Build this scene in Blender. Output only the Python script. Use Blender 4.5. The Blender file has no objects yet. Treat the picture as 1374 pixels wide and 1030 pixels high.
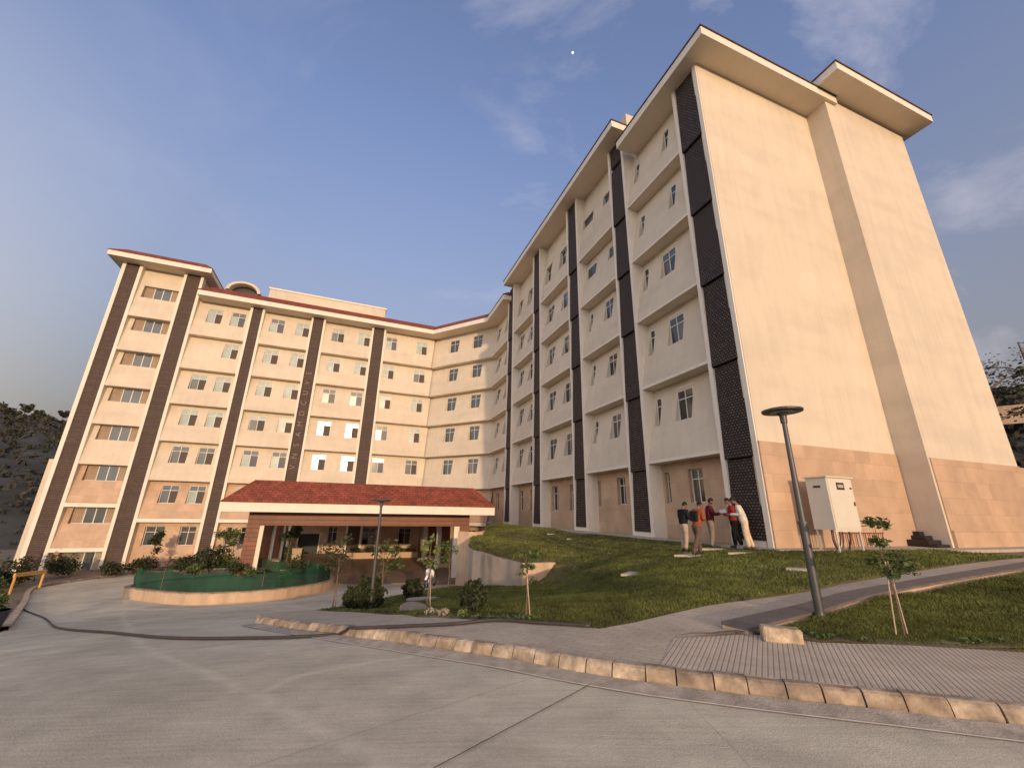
import bpy, bmesh, math, random
import numpy as np
from mathutils import Vector, Matrix, geometry
random.seed(7); rng = np.random.default_rng(7)
R = math.radians
scene = bpy.context.scene
COL = scene.collection

# ------------------------------------------------------------------ camera
PITCH, ROLL = .30538, .01756
fw = Vector((0, math.cos(PITCH), math.sin(PITCH))); rt0 = Vector((1, 0, 0)); up0 = rt0.cross(fw)
rt = rt0 * math.cos(ROLL) + up0 * math.sin(ROLL); up = -rt0 * math.sin(ROLL) + up0 * math.cos(ROLL)
cam = bpy.data.cameras.new('camera'); camo = bpy.data.objects.new('camera', cam); COL.objects.link(camo)
cam.sensor_width = 36; cam.lens = 546.6 / 1374 * 36; cam.clip_start = .05; cam.clip_end = 6000
camo.matrix_world = Matrix(((rt.x, up.x, -fw.x, 0), (rt.y, up.y, -fw.y, 0), (rt.z, up.z, -fw.z, 1.6), (0, 0, 0, 1)))
scene.camera = camo

# ------------------------------------------------------------------ light
SUN_AZ, SUN_EL = 159.0, 7.7            # compass-like: 0 = +Y, clockwise
w = bpy.data.worlds.new('World'); scene.world = w; w.use_nodes = True
nt = w.node_tree; N = nt.nodes; Lk = nt.links; N.clear()
out = N.new('ShaderNodeOutputWorld'); bg = N.new('ShaderNodeBackground')
sky = N.new('ShaderNodeTexSky'); sky.sky_type = 'NISHITA'; sky.sun_disc = False
sky.sun_elevation = R(SUN_EL); sky.sun_rotation = R(SUN_AZ)
sky.air_density = 1.3; sky.dust_density = 3.0; sky.ozone_density = 1.6; sky.altitude = 300
tc = N.new('ShaderNodeTexCoord'); sep = N.new('ShaderNodeSeparateXYZ')
Lk.new(tc.outputs['Generated'], sep.inputs[0])
# cirrus: noise on the direction, stretched
mp = N.new('ShaderNodeMapping'); mp.inputs['Scale'].default_value = (2.0, 3.2, 4.2); mp.inputs['Rotation'].default_value = (.3, .5, .9)
mp.inputs['Location'].default_value = (.35, .1, .25)
Lk.new(tc.outputs['Generated'], mp.inputs[0])
nz = N.new('ShaderNodeTexNoise'); nz.inputs['Scale'].default_value = 1.25; nz.inputs['Detail'].default_value = 9; nz.inputs['Roughness'].default_value = .6
nz.inputs['Distortion'].default_value = .5
Lk.new(mp.outputs[0], nz.inputs['Vector'])
cr = N.new('ShaderNodeValToRGB'); cr.color_ramp.elements[0].position = .525; cr.color_ramp.elements[1].position = .78
cr.color_ramp.elements[0].color = (0, 0, 0, 1); cr.color_ramp.elements[1].color = (1, 1, 1, 1)
Lk.new(nz.outputs['Fac'], cr.inputs[0])
# more cirrus towards the east (+x), little in the west
mr = N.new('ShaderNodeMapRange'); mr.inputs['From Min'].default_value = -.5; mr.inputs['From Max'].default_value = .25
mr.inputs['To Min'].default_value = .1; mr.inputs['To Max'].default_value = .72
Lk.new(sep.outputs['X'], mr.inputs['Value'])
mu = N.new('ShaderNodeMath'); mu.operation = 'MULTIPLY'; Lk.new(cr.outputs[0], mu.inputs[0]); Lk.new(mr.outputs[0], mu.inputs[1])
def mixc(a, b, fac, mode='MIX'):
    m = N.new('ShaderNodeMix'); m.data_type = 'RGBA'; m.blend_type = mode
    for sock, v in ((6, a), (7, b)):
        if isinstance(v, tuple): m.inputs[sock].default_value = (*v, 1)
        else: Lk.new(v, m.inputs[sock])
    if isinstance(fac, (int, float)): m.inputs[0].default_value = fac
    else: Lk.new(fac, m.inputs[0])
    return m.outputs[2]
SKY_K = 0.15; FILL_GLOW = 8.0
scl = mixc(sky.outputs[0], (1.52, 1.33, 1.68), 1.0, 'MULTIPLY')
hz = N.new('ShaderNodeMapRange'); hz.inputs['From Min'].default_value = .75; hz.inputs['From Max'].default_value = .05
hz.inputs['To Min'].default_value = 0; hz.inputs['To Max'].default_value = 1
Lk.new(sep.outputs['Z'], hz.inputs['Value'])
pw = N.new('ShaderNodeMath'); pw.operation = 'POWER'; Lk.new(hz.outputs[0], pw.inputs[0]); pw.inputs[1].default_value = 1.05
pm = N.new('ShaderNodeMath'); pm.operation = 'MULTIPLY'; Lk.new(pw.outputs[0], pm.inputs[0]); pm.inputs[1].default_value = 1.0
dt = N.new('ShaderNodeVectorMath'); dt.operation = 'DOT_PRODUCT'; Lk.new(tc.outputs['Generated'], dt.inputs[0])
dt.inputs[1].default_value = (math.sin(R(208)), math.cos(R(208)), .10)  # added glow out of view, turned off the sun to brighten the shaded front
gl = N.new('ShaderNodeMapRange'); gl.inputs['From Min'].default_value = -.22; gl.inputs['From Max'].default_value = 1; gl.inputs['To Min'].default_value = 1; gl.inputs['To Max'].default_value = FILL_GLOW
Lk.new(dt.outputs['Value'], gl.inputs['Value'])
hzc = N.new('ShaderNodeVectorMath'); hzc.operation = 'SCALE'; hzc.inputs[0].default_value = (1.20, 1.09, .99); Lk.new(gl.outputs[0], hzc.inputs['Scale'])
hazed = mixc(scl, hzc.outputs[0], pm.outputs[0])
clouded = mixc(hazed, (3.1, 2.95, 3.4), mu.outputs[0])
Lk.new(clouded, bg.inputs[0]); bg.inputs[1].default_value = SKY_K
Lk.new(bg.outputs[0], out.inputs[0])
sl = bpy.data.lights.new('sun', 'SUN'); sl.energy = 2.0; sl.angle = R(.8); sl.color = (1, .70, .42)
so = bpy.data.objects.new('sun', sl); COL.objects.link(so)
sd = Vector((math.sin(R(SUN_AZ)) * math.cos(R(SUN_EL)), math.cos(R(SUN_AZ)) * math.cos(R(SUN_EL)), math.sin(R(SUN_EL))))
so.rotation_euler = (-sd).to_track_quat('-Z', 'Y').to_euler()
scene.view_settings.view_transform = 'Standard'; scene.view_settings.look = 'None'
scene.view_settings.exposure = 0.47; scene.view_settings.gamma = 1
scene.cycles.max_bounces = 6; scene.cycles.caustics_reflective = False; scene.cycles.caustics_refractive = False

# ------------------------------------------------------------------ materials
def mat(name, col, rough=.8, var=.12, vs=3., bump=0., bs=40., metal=0., fn=None, spec=.5, var2=0., vs2=.4, stretch=None):
    """col varied by two noises, optional bump; fn(node_tree, colour_socket, vector_socket, bsdf) may rework the colour"""
    m = bpy.data.materials.new(name); m.use_nodes = True; t = m.node_tree; b = t.nodes['Principled BSDF']
    b.inputs['Roughness'].default_value = rough; b.inputs['Metallic'].default_value = metal; b.inputs['Specular IOR Level'].default_value = spec
    g = t.nodes.new('ShaderNodeNewGeometry'); vec = g.outputs['Position']
    if stretch:
        q = t.nodes.new('ShaderNodeMapping'); q.inputs['Scale'].default_value = stretch; t.links.new(vec, q.inputs[0]); vec = q.outputs[0]
    def noise(s, det=5):
        n = t.nodes.new('ShaderNodeTexNoise'); n.inputs['Scale'].default_value = s; n.inputs['Detail'].default_value = det; n.inputs['Roughness'].default_value = .6
        t.links.new(vec, n.inputs['Vector']); return n.outputs['Fac']
    def scale(csock, fac, amt):
        a = t.nodes.new('ShaderNodeMapRange'); a.inputs['From Min'].default_value = .3; a.inputs['From Max'].default_value = .7
        a.inputs['To Min'].default_value = 1 - amt; a.inputs['To Max'].default_value = 1 + amt; t.links.new(fac, a.inputs['Value'])
        x = t.nodes.new('ShaderNodeMix'); x.data_type = 'RGBA'; x.blend_type = 'MULTIPLY'; x.inputs[0].default_value = 1
        if isinstance(csock, tuple): x.inputs[6].default_value = (*csock, 1)
        else: t.links.new(csock, x.inputs[6])
        t.links.new(a.outputs[0], x.inputs[7]); return x.outputs[2]
    c = scale(tuple(col), noise(vs), var)
    if var2: c = scale(c, noise(vs2, 3), var2)
    if fn: c = fn(t, c, vec, b)
    t.links.new(c, b.inputs['Base Color'])
    if bump:
        n = noise(bs, 8); bp = t.nodes.new('ShaderNodeBump'); bp.inputs['Strength'].default_value = bump; bp.inputs['Distance'].default_value = .02
        t.links.new(n, bp.inputs['Height']); t.links.new(bp.outputs[0], b.inputs['Normal'])
    return m

def brickfn(w_, h_, mortar, depth=.6, dark=.55, var=.12, off=.5, uv=True, bumpd=.01, msm=.02):
    def fn(t, c, vec, b):
        br = t.nodes.new('ShaderNodeTexBrick'); u = t.nodes.new('ShaderNodeUVMap')
        t.links.new(u.outputs[0], br.inputs['Vector'])
        br.inputs['Scale'].default_value = 1; br.inputs['Brick Width'].default_value = w_; br.inputs['Row Height'].default_value = h_
        br.inputs['Mortar Size'].default_value = mortar; br.inputs['Mortar Smooth'].default_value = .1; br.offset = off
        br.inputs['Color1'].default_value = (1 - var, 1 - var, 1 - var, 1); br.inputs['Color2'].default_value = (1 + var, 1 + var * .9, 1 + var * .8, 1)
        br.inputs['Mortar'].default_value = (dark, dark, dark, 1)
        x = t.nodes.new('ShaderNodeMix'); x.data_type = 'RGBA'; x.blend_type = 'MULTIPLY'; x.inputs[0].default_value = 1
        t.links.new(c, x.inputs[6]); t.links.new(br.outputs['Color'], x.inputs[7])
        bp = t.nodes.new('ShaderNodeBump'); bp.inputs['Strength'].default_value = depth; bp.inputs['Distance'].default_value = bumpd; bp.invert = True
        t.links.new(br.outputs['Fac'], bp.inputs['Height']); t.links.new(bp.outputs[0], b.inputs['Normal'])
        return x.outputs[2]
    return fn

def streaks(amt=.12, sc=(3.2, 3.2, .22)):
    """rain streaks and dirt that run down a wall"""
    def fn(t, c, vec, b):
        q = t.nodes.new('ShaderNodeMapping'); q.inputs['Scale'].default_value = sc; t.links.new(vec, q.inputs[0])
        n = t.nodes.new('ShaderNodeTexNoise'); n.inputs['Scale'].default_value = 1; n.inputs['Detail'].default_value = 6; t.links.new(q.outputs[0], n.inputs['Vector'])
        a = t.nodes.new('ShaderNodeMapRange'); a.inputs['From Min'].default_value = .45; a.inputs['From Max'].default_value = .8
        a.inputs['To Min'].default_value = 1; a.inputs['To Max'].default_value = 1 - amt * 2; t.links.new(n.outputs['Fac'], a.inputs['Value'])
        x = t.nodes.new('ShaderNodeMix'); x.data_type = 'RGBA'; x.blend_type = 'MULTIPLY'; x.inputs[0].default_value = 1
        t.links.new(c, x.inputs[6]); t.links.new(a.outputs[0], x.inputs[7]); return x.outputs[2]
    return fn

def both(*fs):
    def fn(t, c, vec, b):
        for f in fs: c = f(t, c, vec, b)
        return c
    return fn
M = {}
M['cream'] = mat('cream_plaster', (.67, .575, .45), .85, .035, .7, .12, 25, fn=both(streaks(.045, (2.2, 2.2, .5)), streaks(.06, (.28, .28, 1.1)), streaks(.035, (9, 9, .12))), var2=.05, vs2=.16)
M['white'] = mat('white_paint', (.78, .71, .60), .7, .04, 2, fn=streaks(.05))
M['soffit'] = mat('soffit_plaster', (.70, .62, .50), .85, .04, 1.0, .1, 25)
M['stone'] = mat('beige_stone_tiles', (.50, .34, .225), .6, .06, .9, fn=brickfn(.9, .6, .006, .4, .8, .09), var2=.10, vs2=1.2)
M['screen'] = mat('perforated_metal_screen', (.125, .085, .066), .75, .3, 9, fn=brickfn(.13, .10, .030, 1.0, .12, .45, bumpd=.02))
M['screen_brown'] = mat('brown_slatted_screen', (.088, .056, .043), .75, .18, 6, fn=brickfn(1.6, .17, .022, .8, .55, .14, bumpd=.02))
M['letter'] = mat('bronze_letter', (.135, .088, .066), .5, .1, 5, metal=.1)
def tilefn(t, c, vec, b):
    return brickfn(.36, .19, .022, 1.0, .55, .16, bumpd=.03)(t, c, vec, b)
M['tile'] = mat('red_roof_tile', (.27, .066, .034), .8, .32, 2.5, fn=tilefn, var2=.12, vs2=.5)
M['frame'] = mat('window_frame_aluminium', (.66, .64, .60), .45, .03, 5)
def glass(name, col, rough):
    m = mat(name, col, rough, .2, 1.2, spec=1.0); return m
M['glass_dark'] = glass('dark_window_glass', (.018, .024, .026), .06)
M['glass_teal'] = glass('curtain_and_sky_teal_glass', (.32, .40, .37), .14)  # pale curtain plus sky reflection, both put into the base colour
M['glass_mid'] = glass('pale_window_glass', (.085, .10, .10), .08)
M['glass_curtain'] = glass('curtained_dark_window_glass', (.10, .085, .07), .08)
M['mesh'] = mat('insect_mesh', (.075, .055, .042), .7, .15, 30)
M['sidepanel'] = mat('brown_window_panel', (.34, .25, .17), .7, .1, 4, fn=brickfn(.12, 9, .015, .6, .7, .05))
M['wood'] = mat('wood_cladding', (.165, .046, .015), .5, .18, 2.0, fn=brickfn(2.4, .24, .010, .7, .4, .12), var2=.15, vs2=.7)
M['dark'] = mat('dark_opening', (.012, .012, .014), .6, .1, 3)
M['granite'] = mat('shade_darkened_granite', (.018, .014, .015), .35, .2, 30)  # dark stone, with the shade on the steps put into its colour
TRAILS = [([(-17.8,21.2),(-13,15.5),(-9.85,12.03),(-7.7,9.45),(-5.13,6.77),(-3.03,5.15),(-2.46,4.71),(-1.53,3.92),(-.95,3.5),(-.1,2.7)], .15, .62), ([(-14.8,17.6),(-12.9,17.2),(-11.2,17.3),(-8.9,19.2),(-7.9,22.8),(-7.4,27.6)], .5, .9), ([(-13.5,14.6),(-8.5,12.6),(-6.6,11.0)], .22, .55), ([(-2.46,4.71),(-2.3,5.3),(-1.6,5.75),(-1.2,5.8)], .10, .6), ([(-5.13,6.77),(-4.2,7.0),(-3.2,7.2)], .12, .5), ([(-22,23.5),(-18.5,19.5),(-15,15.5)], .5, .5), ([(1.2,4.3),(2.6,3.6),(4.5,3.0)], .3, .3), ([(-4,2.5),(-1,2.2),(2,2.4)], .5, .22)]
def crackfn(t, c, vec, b):
    # large slab tone + pale smear marks + fine cracks
    v = t.nodes.new('ShaderNodeTexVoronoi'); v.feature = 'DISTANCE_TO_EDGE'; v.inputs['Scale'].default_value = .14
    nn = t.nodes.new('ShaderNodeTexNoise'); nn.inputs['Scale'].default_value = .5; nn.inputs['Detail'].default_value = 8; t.links.new(vec, nn.inputs['Vector'])
    ad = t.nodes.new('ShaderNodeMix'); ad.data_type = 'VECTOR'; ad.inputs[0].default_value = .18
    t.links.new(vec, ad.inputs[4]); t.links.new(nn.outputs['Color'], ad.inputs[5])
    sc = t.nodes.new('ShaderNodeVectorMath'); sc.operation = 'SCALE'; sc.inputs['Scale'].default_value = 1.2
    t.links.new(ad.outputs[1], sc.inputs[0]); t.links.new(sc.outputs[0], v.inputs['Vector'])
    a = t.nodes.new('ShaderNodeMapRange'); a.inputs['From Min'].default_value = 0; a.inputs['From Max'].default_value = .0012
    a.inputs['To Min'].default_value = .7; a.inputs['To Max'].default_value = 1; t.links.new(v.outputs['Distance'], a.inputs['Value'])
    x = t.nodes.new('ShaderNodeMix'); x.data_type = 'RGBA'; x.blend_type = 'MULTIPLY'; x.inputs[0].default_value = 1
    t.links.new(c, x.inputs[6]); t.links.new(a.outputs[0], x.inputs[7])
    q = t.nodes.new('ShaderNodeMapping'); q.inputs['Scale'].default_value = (1.2, 22, 1); q.inputs['Rotation'].default_value = (0, 0, .35); t.links.new(vec, q.inputs[0])
    n = t.nodes.new('ShaderNodeTexNoise'); n.inputs['Scale'].default_value = 1; n.inputs['Detail'].default_value = 7; t.links.new(q.outputs[0], n.inputs['Vector'])
    a2 = t.nodes.new('ShaderNodeMapRange'); a2.inputs['From Min'].default_value = .3; a2.inputs['From Max'].default_value = .75
    a2.inputs['To Min'].default_value = .90; a2.inputs['To Max'].default_value = 1.12; t.links.new(n.outputs['Fac'], a2.inputs['Value'])
    y = t.nodes.new('ShaderNodeMix'); y.data_type = 'RGBA'; y.blend_type = 'MULTIPLY'; y.inputs[0].default_value = 1
    t.links.new(x.outputs[2], y.inputs[6]); t.links.new(a2.outputs[0], y.inputs[7]); col = y.outputs[2]
    gn = t.nodes.new('ShaderNodeTexNoise'); gn.inputs['Scale'].default_value = 45; gn.inputs['Detail'].default_value = 4; gn.inputs['Roughness'].default_value = .7; t.links.new(vec, gn.inputs['Vector'])
    ga = t.nodes.new('ShaderNodeMapRange'); ga.inputs['From Min'].default_value = .3; ga.inputs['From Max'].default_value = .7; ga.inputs['To Min'].default_value = .86; ga.inputs['To Max'].default_value = 1.12; t.links.new(gn.outputs['Fac'], ga.inputs['Value'])
    sn = t.nodes.new('ShaderNodeTexNoise'); sn.inputs['Scale'].default_value = .9; sn.inputs['Detail'].default_value = 9; sn.inputs['Roughness'].default_value = .75; t.links.new(vec, sn.inputs['Vector'])
    sa = t.nodes.new('ShaderNodeMapRange'); sa.inputs['From Min'].default_value = .52; sa.inputs['From Max'].default_value = .72; sa.inputs['To Min'].default_value = 1; sa.inputs['To Max'].default_value = .80; t.links.new(sn.outputs['Fac'], sa.inputs['Value'])
    gm = t.nodes.new('ShaderNodeMath'); gm.operation = 'MULTIPLY'; t.links.new(ga.outputs[0], gm.inputs[0]); t.links.new(sa.outputs[0], gm.inputs[1])
    y2 = t.nodes.new('ShaderNodeMix'); y2.data_type = 'RGBA'; y2.blend_type = 'MULTIPLY'; y2.inputs[0].default_value = 1; t.links.new(col, y2.inputs[6]); t.links.new(gm.outputs[0], y2.inputs[7]); col = y2.outputs[2]
    # pale cement trails left by leaking trucks: noise-broken bands around fixed lines on the slab
    fl = t.nodes.new('ShaderNodeVectorMath'); fl.operation = 'MULTIPLY'; fl.inputs[1].default_value = (1, 1, 0); t.links.new(vec, fl.inputs[0])
    wob = t.nodes.new('ShaderNodeTexNoise'); wob.inputs['Scale'].default_value = 1.6; wob.inputs['Detail'].default_value = 6; t.links.new(fl.outputs[0], wob.inputs['Vector'])
    wm = t.nodes.new('ShaderNodeVectorMath'); wm.operation = 'MULTIPLY_ADD'; wm.inputs[1].default_value = (.3, .3, 0); t.links.new(wob.outputs['Color'], wm.inputs[0]); t.links.new(fl.outputs[0], wm.inputs[2])
    sh = t.nodes.new('ShaderNodeVectorMath'); sh.operation = 'SUBTRACT'; sh.inputs[1].default_value = (.15, .15, 0); t.links.new(wm.outputs[0], sh.inputs[0])
    def op(k, a_, b_):
        m = t.nodes.new('ShaderNodeVectorMath'); m.operation = k
        for q_, v_ in enumerate((a_, b_)):
            if v_ is None: continue
            if isinstance(v_, tuple): m.inputs[q_].default_value = v_
            else: t.links.new(v_, m.inputs[q_])
        return m
    tot = None
    for pts, wd_, amt in TRAILS:
        for (ax, ay), (bx, by) in zip(pts, pts[1:]):
            amt = min(.95, amt * 1.0); ba = (bx - ax, by - ay, 0); l2 = ba[0] ** 2 + ba[1] ** 2
            pa = op('SUBTRACT', sh.outputs[0], (ax, ay, 0)).outputs[0]
            hn = t.nodes.new('ShaderNodeMath'); hn.operation = 'MULTIPLY'; hn.use_clamp = True; hn.inputs[1].default_value = 1 / l2; t.links.new(op('DOT_PRODUCT', pa, ba).outputs['Value'], hn.inputs[0])
            bs = t.nodes.new('ShaderNodeVectorMath'); bs.operation = 'SCALE'; bs.inputs[0].default_value = ba; t.links.new(hn.outputs[0], bs.inputs['Scale'])
            ln = t.nodes.new('ShaderNodeVectorMath'); ln.operation = 'LENGTH'; t.links.new(op('SUBTRACT', pa, bs.outputs[0]).outputs[0], ln.inputs[0])
            mk = t.nodes.new('ShaderNodeMapRange'); mk.interpolation_type = 'SMOOTHSTEP'; mk.inputs['From Min'].default_value = wd_; mk.inputs['From Max'].default_value = 0; mk.inputs['To Min'].default_value = 0; mk.inputs['To Max'].default_value = amt; t.links.new(ln.outputs['Value'], mk.inputs['Value'])
            if tot is None: tot = mk.outputs[0]
            else:
                mx = t.nodes.new('ShaderNodeMath'); mx.operation = 'MAXIMUM'; t.links.new(tot, mx.inputs[0]); t.links.new(mk.outputs[0], mx.inputs[1]); tot = mx.outputs[0]
    bk = t.nodes.new('ShaderNodeTexNoise'); bk.inputs['Scale'].default_value = 3.5; bk.inputs['Detail'].default_value = 8; t.links.new(fl.outputs[0], bk.inputs['Vector'])
    br = t.nodes.new('ShaderNodeMapRange'); br.inputs['From Min'].default_value = .3; br.inputs['From Max'].default_value = .6; t.links.new(bk.outputs['Fac'], br.inputs['Value'])
    ml = t.nodes.new('ShaderNodeMath'); ml.operation = 'MULTIPLY'; t.links.new(tot, ml.inputs[0]); t.links.new(br.outputs[0], ml.inputs[1])
    z = t.nodes.new('ShaderNodeMix'); z.data_type = 'RGBA'; t.links.new(ml.outputs[0], z.inputs[0]); t.links.new(col, z.inputs[6]); z.inputs[7].default_value = (.76, .67, .48, 1)
    return z.outputs[2]
M['concrete'] = mat('road_concrete', (.60, .52, .365), .9, .13, 1.6, .4, 60, fn=crackfn, var2=.18, vs2=.30)
M['dust'] = mat('pale_cement_dust', (.56, .50, .43), .95, .15, 6)
M['paver'] = mat('plain_pavers', (.50, .41, .29), .9, .10, 2, fn=brickfn(.2, .1, .006, .5, .75, .06), var2=.12, vs2=.8)
def ribfn(t, c, vec, b):
    u = t.nodes.new('ShaderNodeUVMap'); s = t.nodes.new('ShaderNodeSeparateXYZ'); t.links.new(u.outputs[0], s.inputs[0])
    def wave(sock, per, sharp):
        a = t.nodes.new('ShaderNodeMath'); a.operation = 'MULTIPLY'; a.inputs[1].default_value = 1 / per; t.links.new(sock, a.inputs[0])
        f = t.nodes.new('ShaderNodeMath'); f.operation = 'FRACT'; t.links.new(a.outputs[0], f.inputs[0])
        p = t.nodes.new('ShaderNodeMath'); p.operation = 'PINGPONG'; p.inputs[1].default_value = .5; t.links.new(f.outputs[0], p.inputs[0])
        m = t.nodes.new('ShaderNodeMapRange'); m.inputs['From Min'].default_value = 0; m.inputs['From Max'].default_value = sharp; m.interpolation_type = 'SMOOTHSTEP'
        t.links.new(p.outputs[0], m.inputs['Value']); return m.outputs[0]
    r1 = wave(s.outputs['X'], .05, .2); r2 = wave(s.outputs['Y'], .3, .012); r3 = wave(s.outputs['X'], .3, .02)
    m1 = t.nodes.new('ShaderNodeMath'); m1.operation = 'MULTIPLY'; t.links.new(r2, m1.inputs[0]); t.links.new(r3, m1.inputs[1])
    m2 = t.nodes.new('ShaderNodeMath'); m2.operation = 'MINIMUM'; t.links.new(r1, m2.inputs[0]); t.links.new(m1.outputs[0], m2.inputs[1])
    a = t.nodes.new('ShaderNodeMapRange'); a.inputs['To Min'].default_value = .76; a.inputs['To Max'].default_value = 1.03; t.links.new(m2.outputs[0], a.inputs['Value'])
    x = t.nodes.new('ShaderNodeMix'); x.data_type = 'RGBA'; x.blend_type = 'MULTIPLY'; x.inputs[0].default_value = 1
    t.links.new(c, x.inputs[6]); t.links.new(a.outputs[0], x.inputs[7])
    bp = t.nodes.new('ShaderNodeBump'); bp.inputs['Strength'].default_value = .9; bp.inputs['Distance'].default_value = .012
    t.links.new(m2.outputs[0], bp.inputs['Height']); t.links.new(bp.outputs[0], b.inputs['Normal'])
    return x.outputs[2]
M['ribbed'] = mat('ribbed_paving_tiles', (.54, .44, .32), .9, .12, 3, fn=ribfn, var2=.12, vs2=.9)
M['kerb'] = mat('weathered_kerb_stone', (.40, .30, .20), .9, .30, 9, .7, 30, fn=streaks(.30, (5, 5, 6)), var2=.30, vs2=2.2)
M['kerb_pale'] = mat('kerb_stone_faded_paint', (.50, .39, .27), .9, .30, 9, .7, 30, fn=streaks(.34, (4, 4, 5)), var2=.35, vs2=5)
M['kerb_dark'] = mat('kerb_stone_dirty', (.30, .225, .155), .9, .35, 9, .6, 30, var2=.35, vs2=4)
M['soil'] = mat('lawn_soil', (.075, .066, .022), 1., .4, 4, .6, 30, var2=.35, vs2=.5)
M['dirt'] = mat('bare_earth', (.20, .14, .09), 1., .25, 5, .8, 30, var2=.2, vs2=.7)
M['grass'] = mat('grass_blades', (.135, .145, .034), .75, .45, 2.0, var2=.45, vs2=.28, spec=.2)
M['hill'] = mat('hazed_hill_scrub', (.050, .047, .036), 1., .5, .06, var2=.35, vs2=.012)  # lightened for distance: the haze is put into the colour
M['hill_green'] = mat('hazed_hill_bush_leaves', (.062, .058, .040), .9, .4, .3, spec=.2)  # kept close to the slope's tone, with haze painted into the leaf colour
M['retain'] = mat('stained_concrete_wall', (.42, .35, .28), .9, .10, 2, .5, 20, fn=streaks(.28, (1.6, 1.6, .2)), var2=.12, vs2=.6)
M['planter'] = mat('rendered_planter_wall', (.56, .40, .27), .9, .10, 2, .3, 30, fn=streaks(.12))
M['net'] = mat('green_shade_net', (.016, .075, .040), .9, .45, 1.8, stretch=(1, 1, .25), spec=.1)
M['lamp'] = mat('grey_lamp_metal', (.085, .082, .080), .45, .08, 10, metal=.4)
M['cabinet'] = mat('off_white_cabinet_paint', (.66, .60, .50), .55, .03, 3)
M['black'] = mat('black_plastic', (.02, .02, .02), .5, .2, 5)
M['hose'] = mat('black_hose_rubber', (.045, .035, .032), .6, .2, 5)
M['pipe'] = mat('rusty_brown_conduit', (.22, .08, .05), .7, .2, 8)
M['leaf'] = mat('green_leaves', (.075, .105, .030), .6, .35, 7, spec=.3)
M['leaf_dark'] = mat('dark_shrub_leaves', (.035, .042, .016), .6, .4, 6, spec=.3)
M['leaf_pale'] = mat('young_pale_leaves', (.14, .17, .055), .6, .3, 8, spec=.3)
M['leaf_dry'] = mat('dry_grey_foliage', (.13, .10, .075), .8, .4, 3, spec=.2)
M['bark'] = mat('bark', (.16, .11, .075), .9, .25, 20, .5, 60)
M['stick'] = mat('pale_stake', (.48, .36, .25), .8, .15, 20)
M['stick_brown'] = mat('brown_stake', (.17, .085, .05), .8, .15, 20)
M['flower'] = mat('pale_litter_and_flowers', (.33, .28, .20), .8, .2, 10)
M['slab'] = mat('grey_stone_slab', (.42, .37, .30), .9, .15, 5, .3, 40)
M['yellow'] = mat('orange_barrier_paint', (.62, .36, .10), .6, .12, 5)
M['skin'] = mat('skin', (.22, .115, .070), .6, .08, 20)
M['hair'] = mat('black_hair', (.010, .008, .008), .9, .1, 50)
M['tile_dark'] = mat('dark_roof_edge', (.085, .045, .032), .85, .3, 3)  # darker than the red tile on the other roofs
M['moon'] = mat('moon_rock', (.8, .8, .8), 1., .1, .05)
def cloth(name, col): return mat(name, col, .95, .2, 9, spec=.08)

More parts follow.
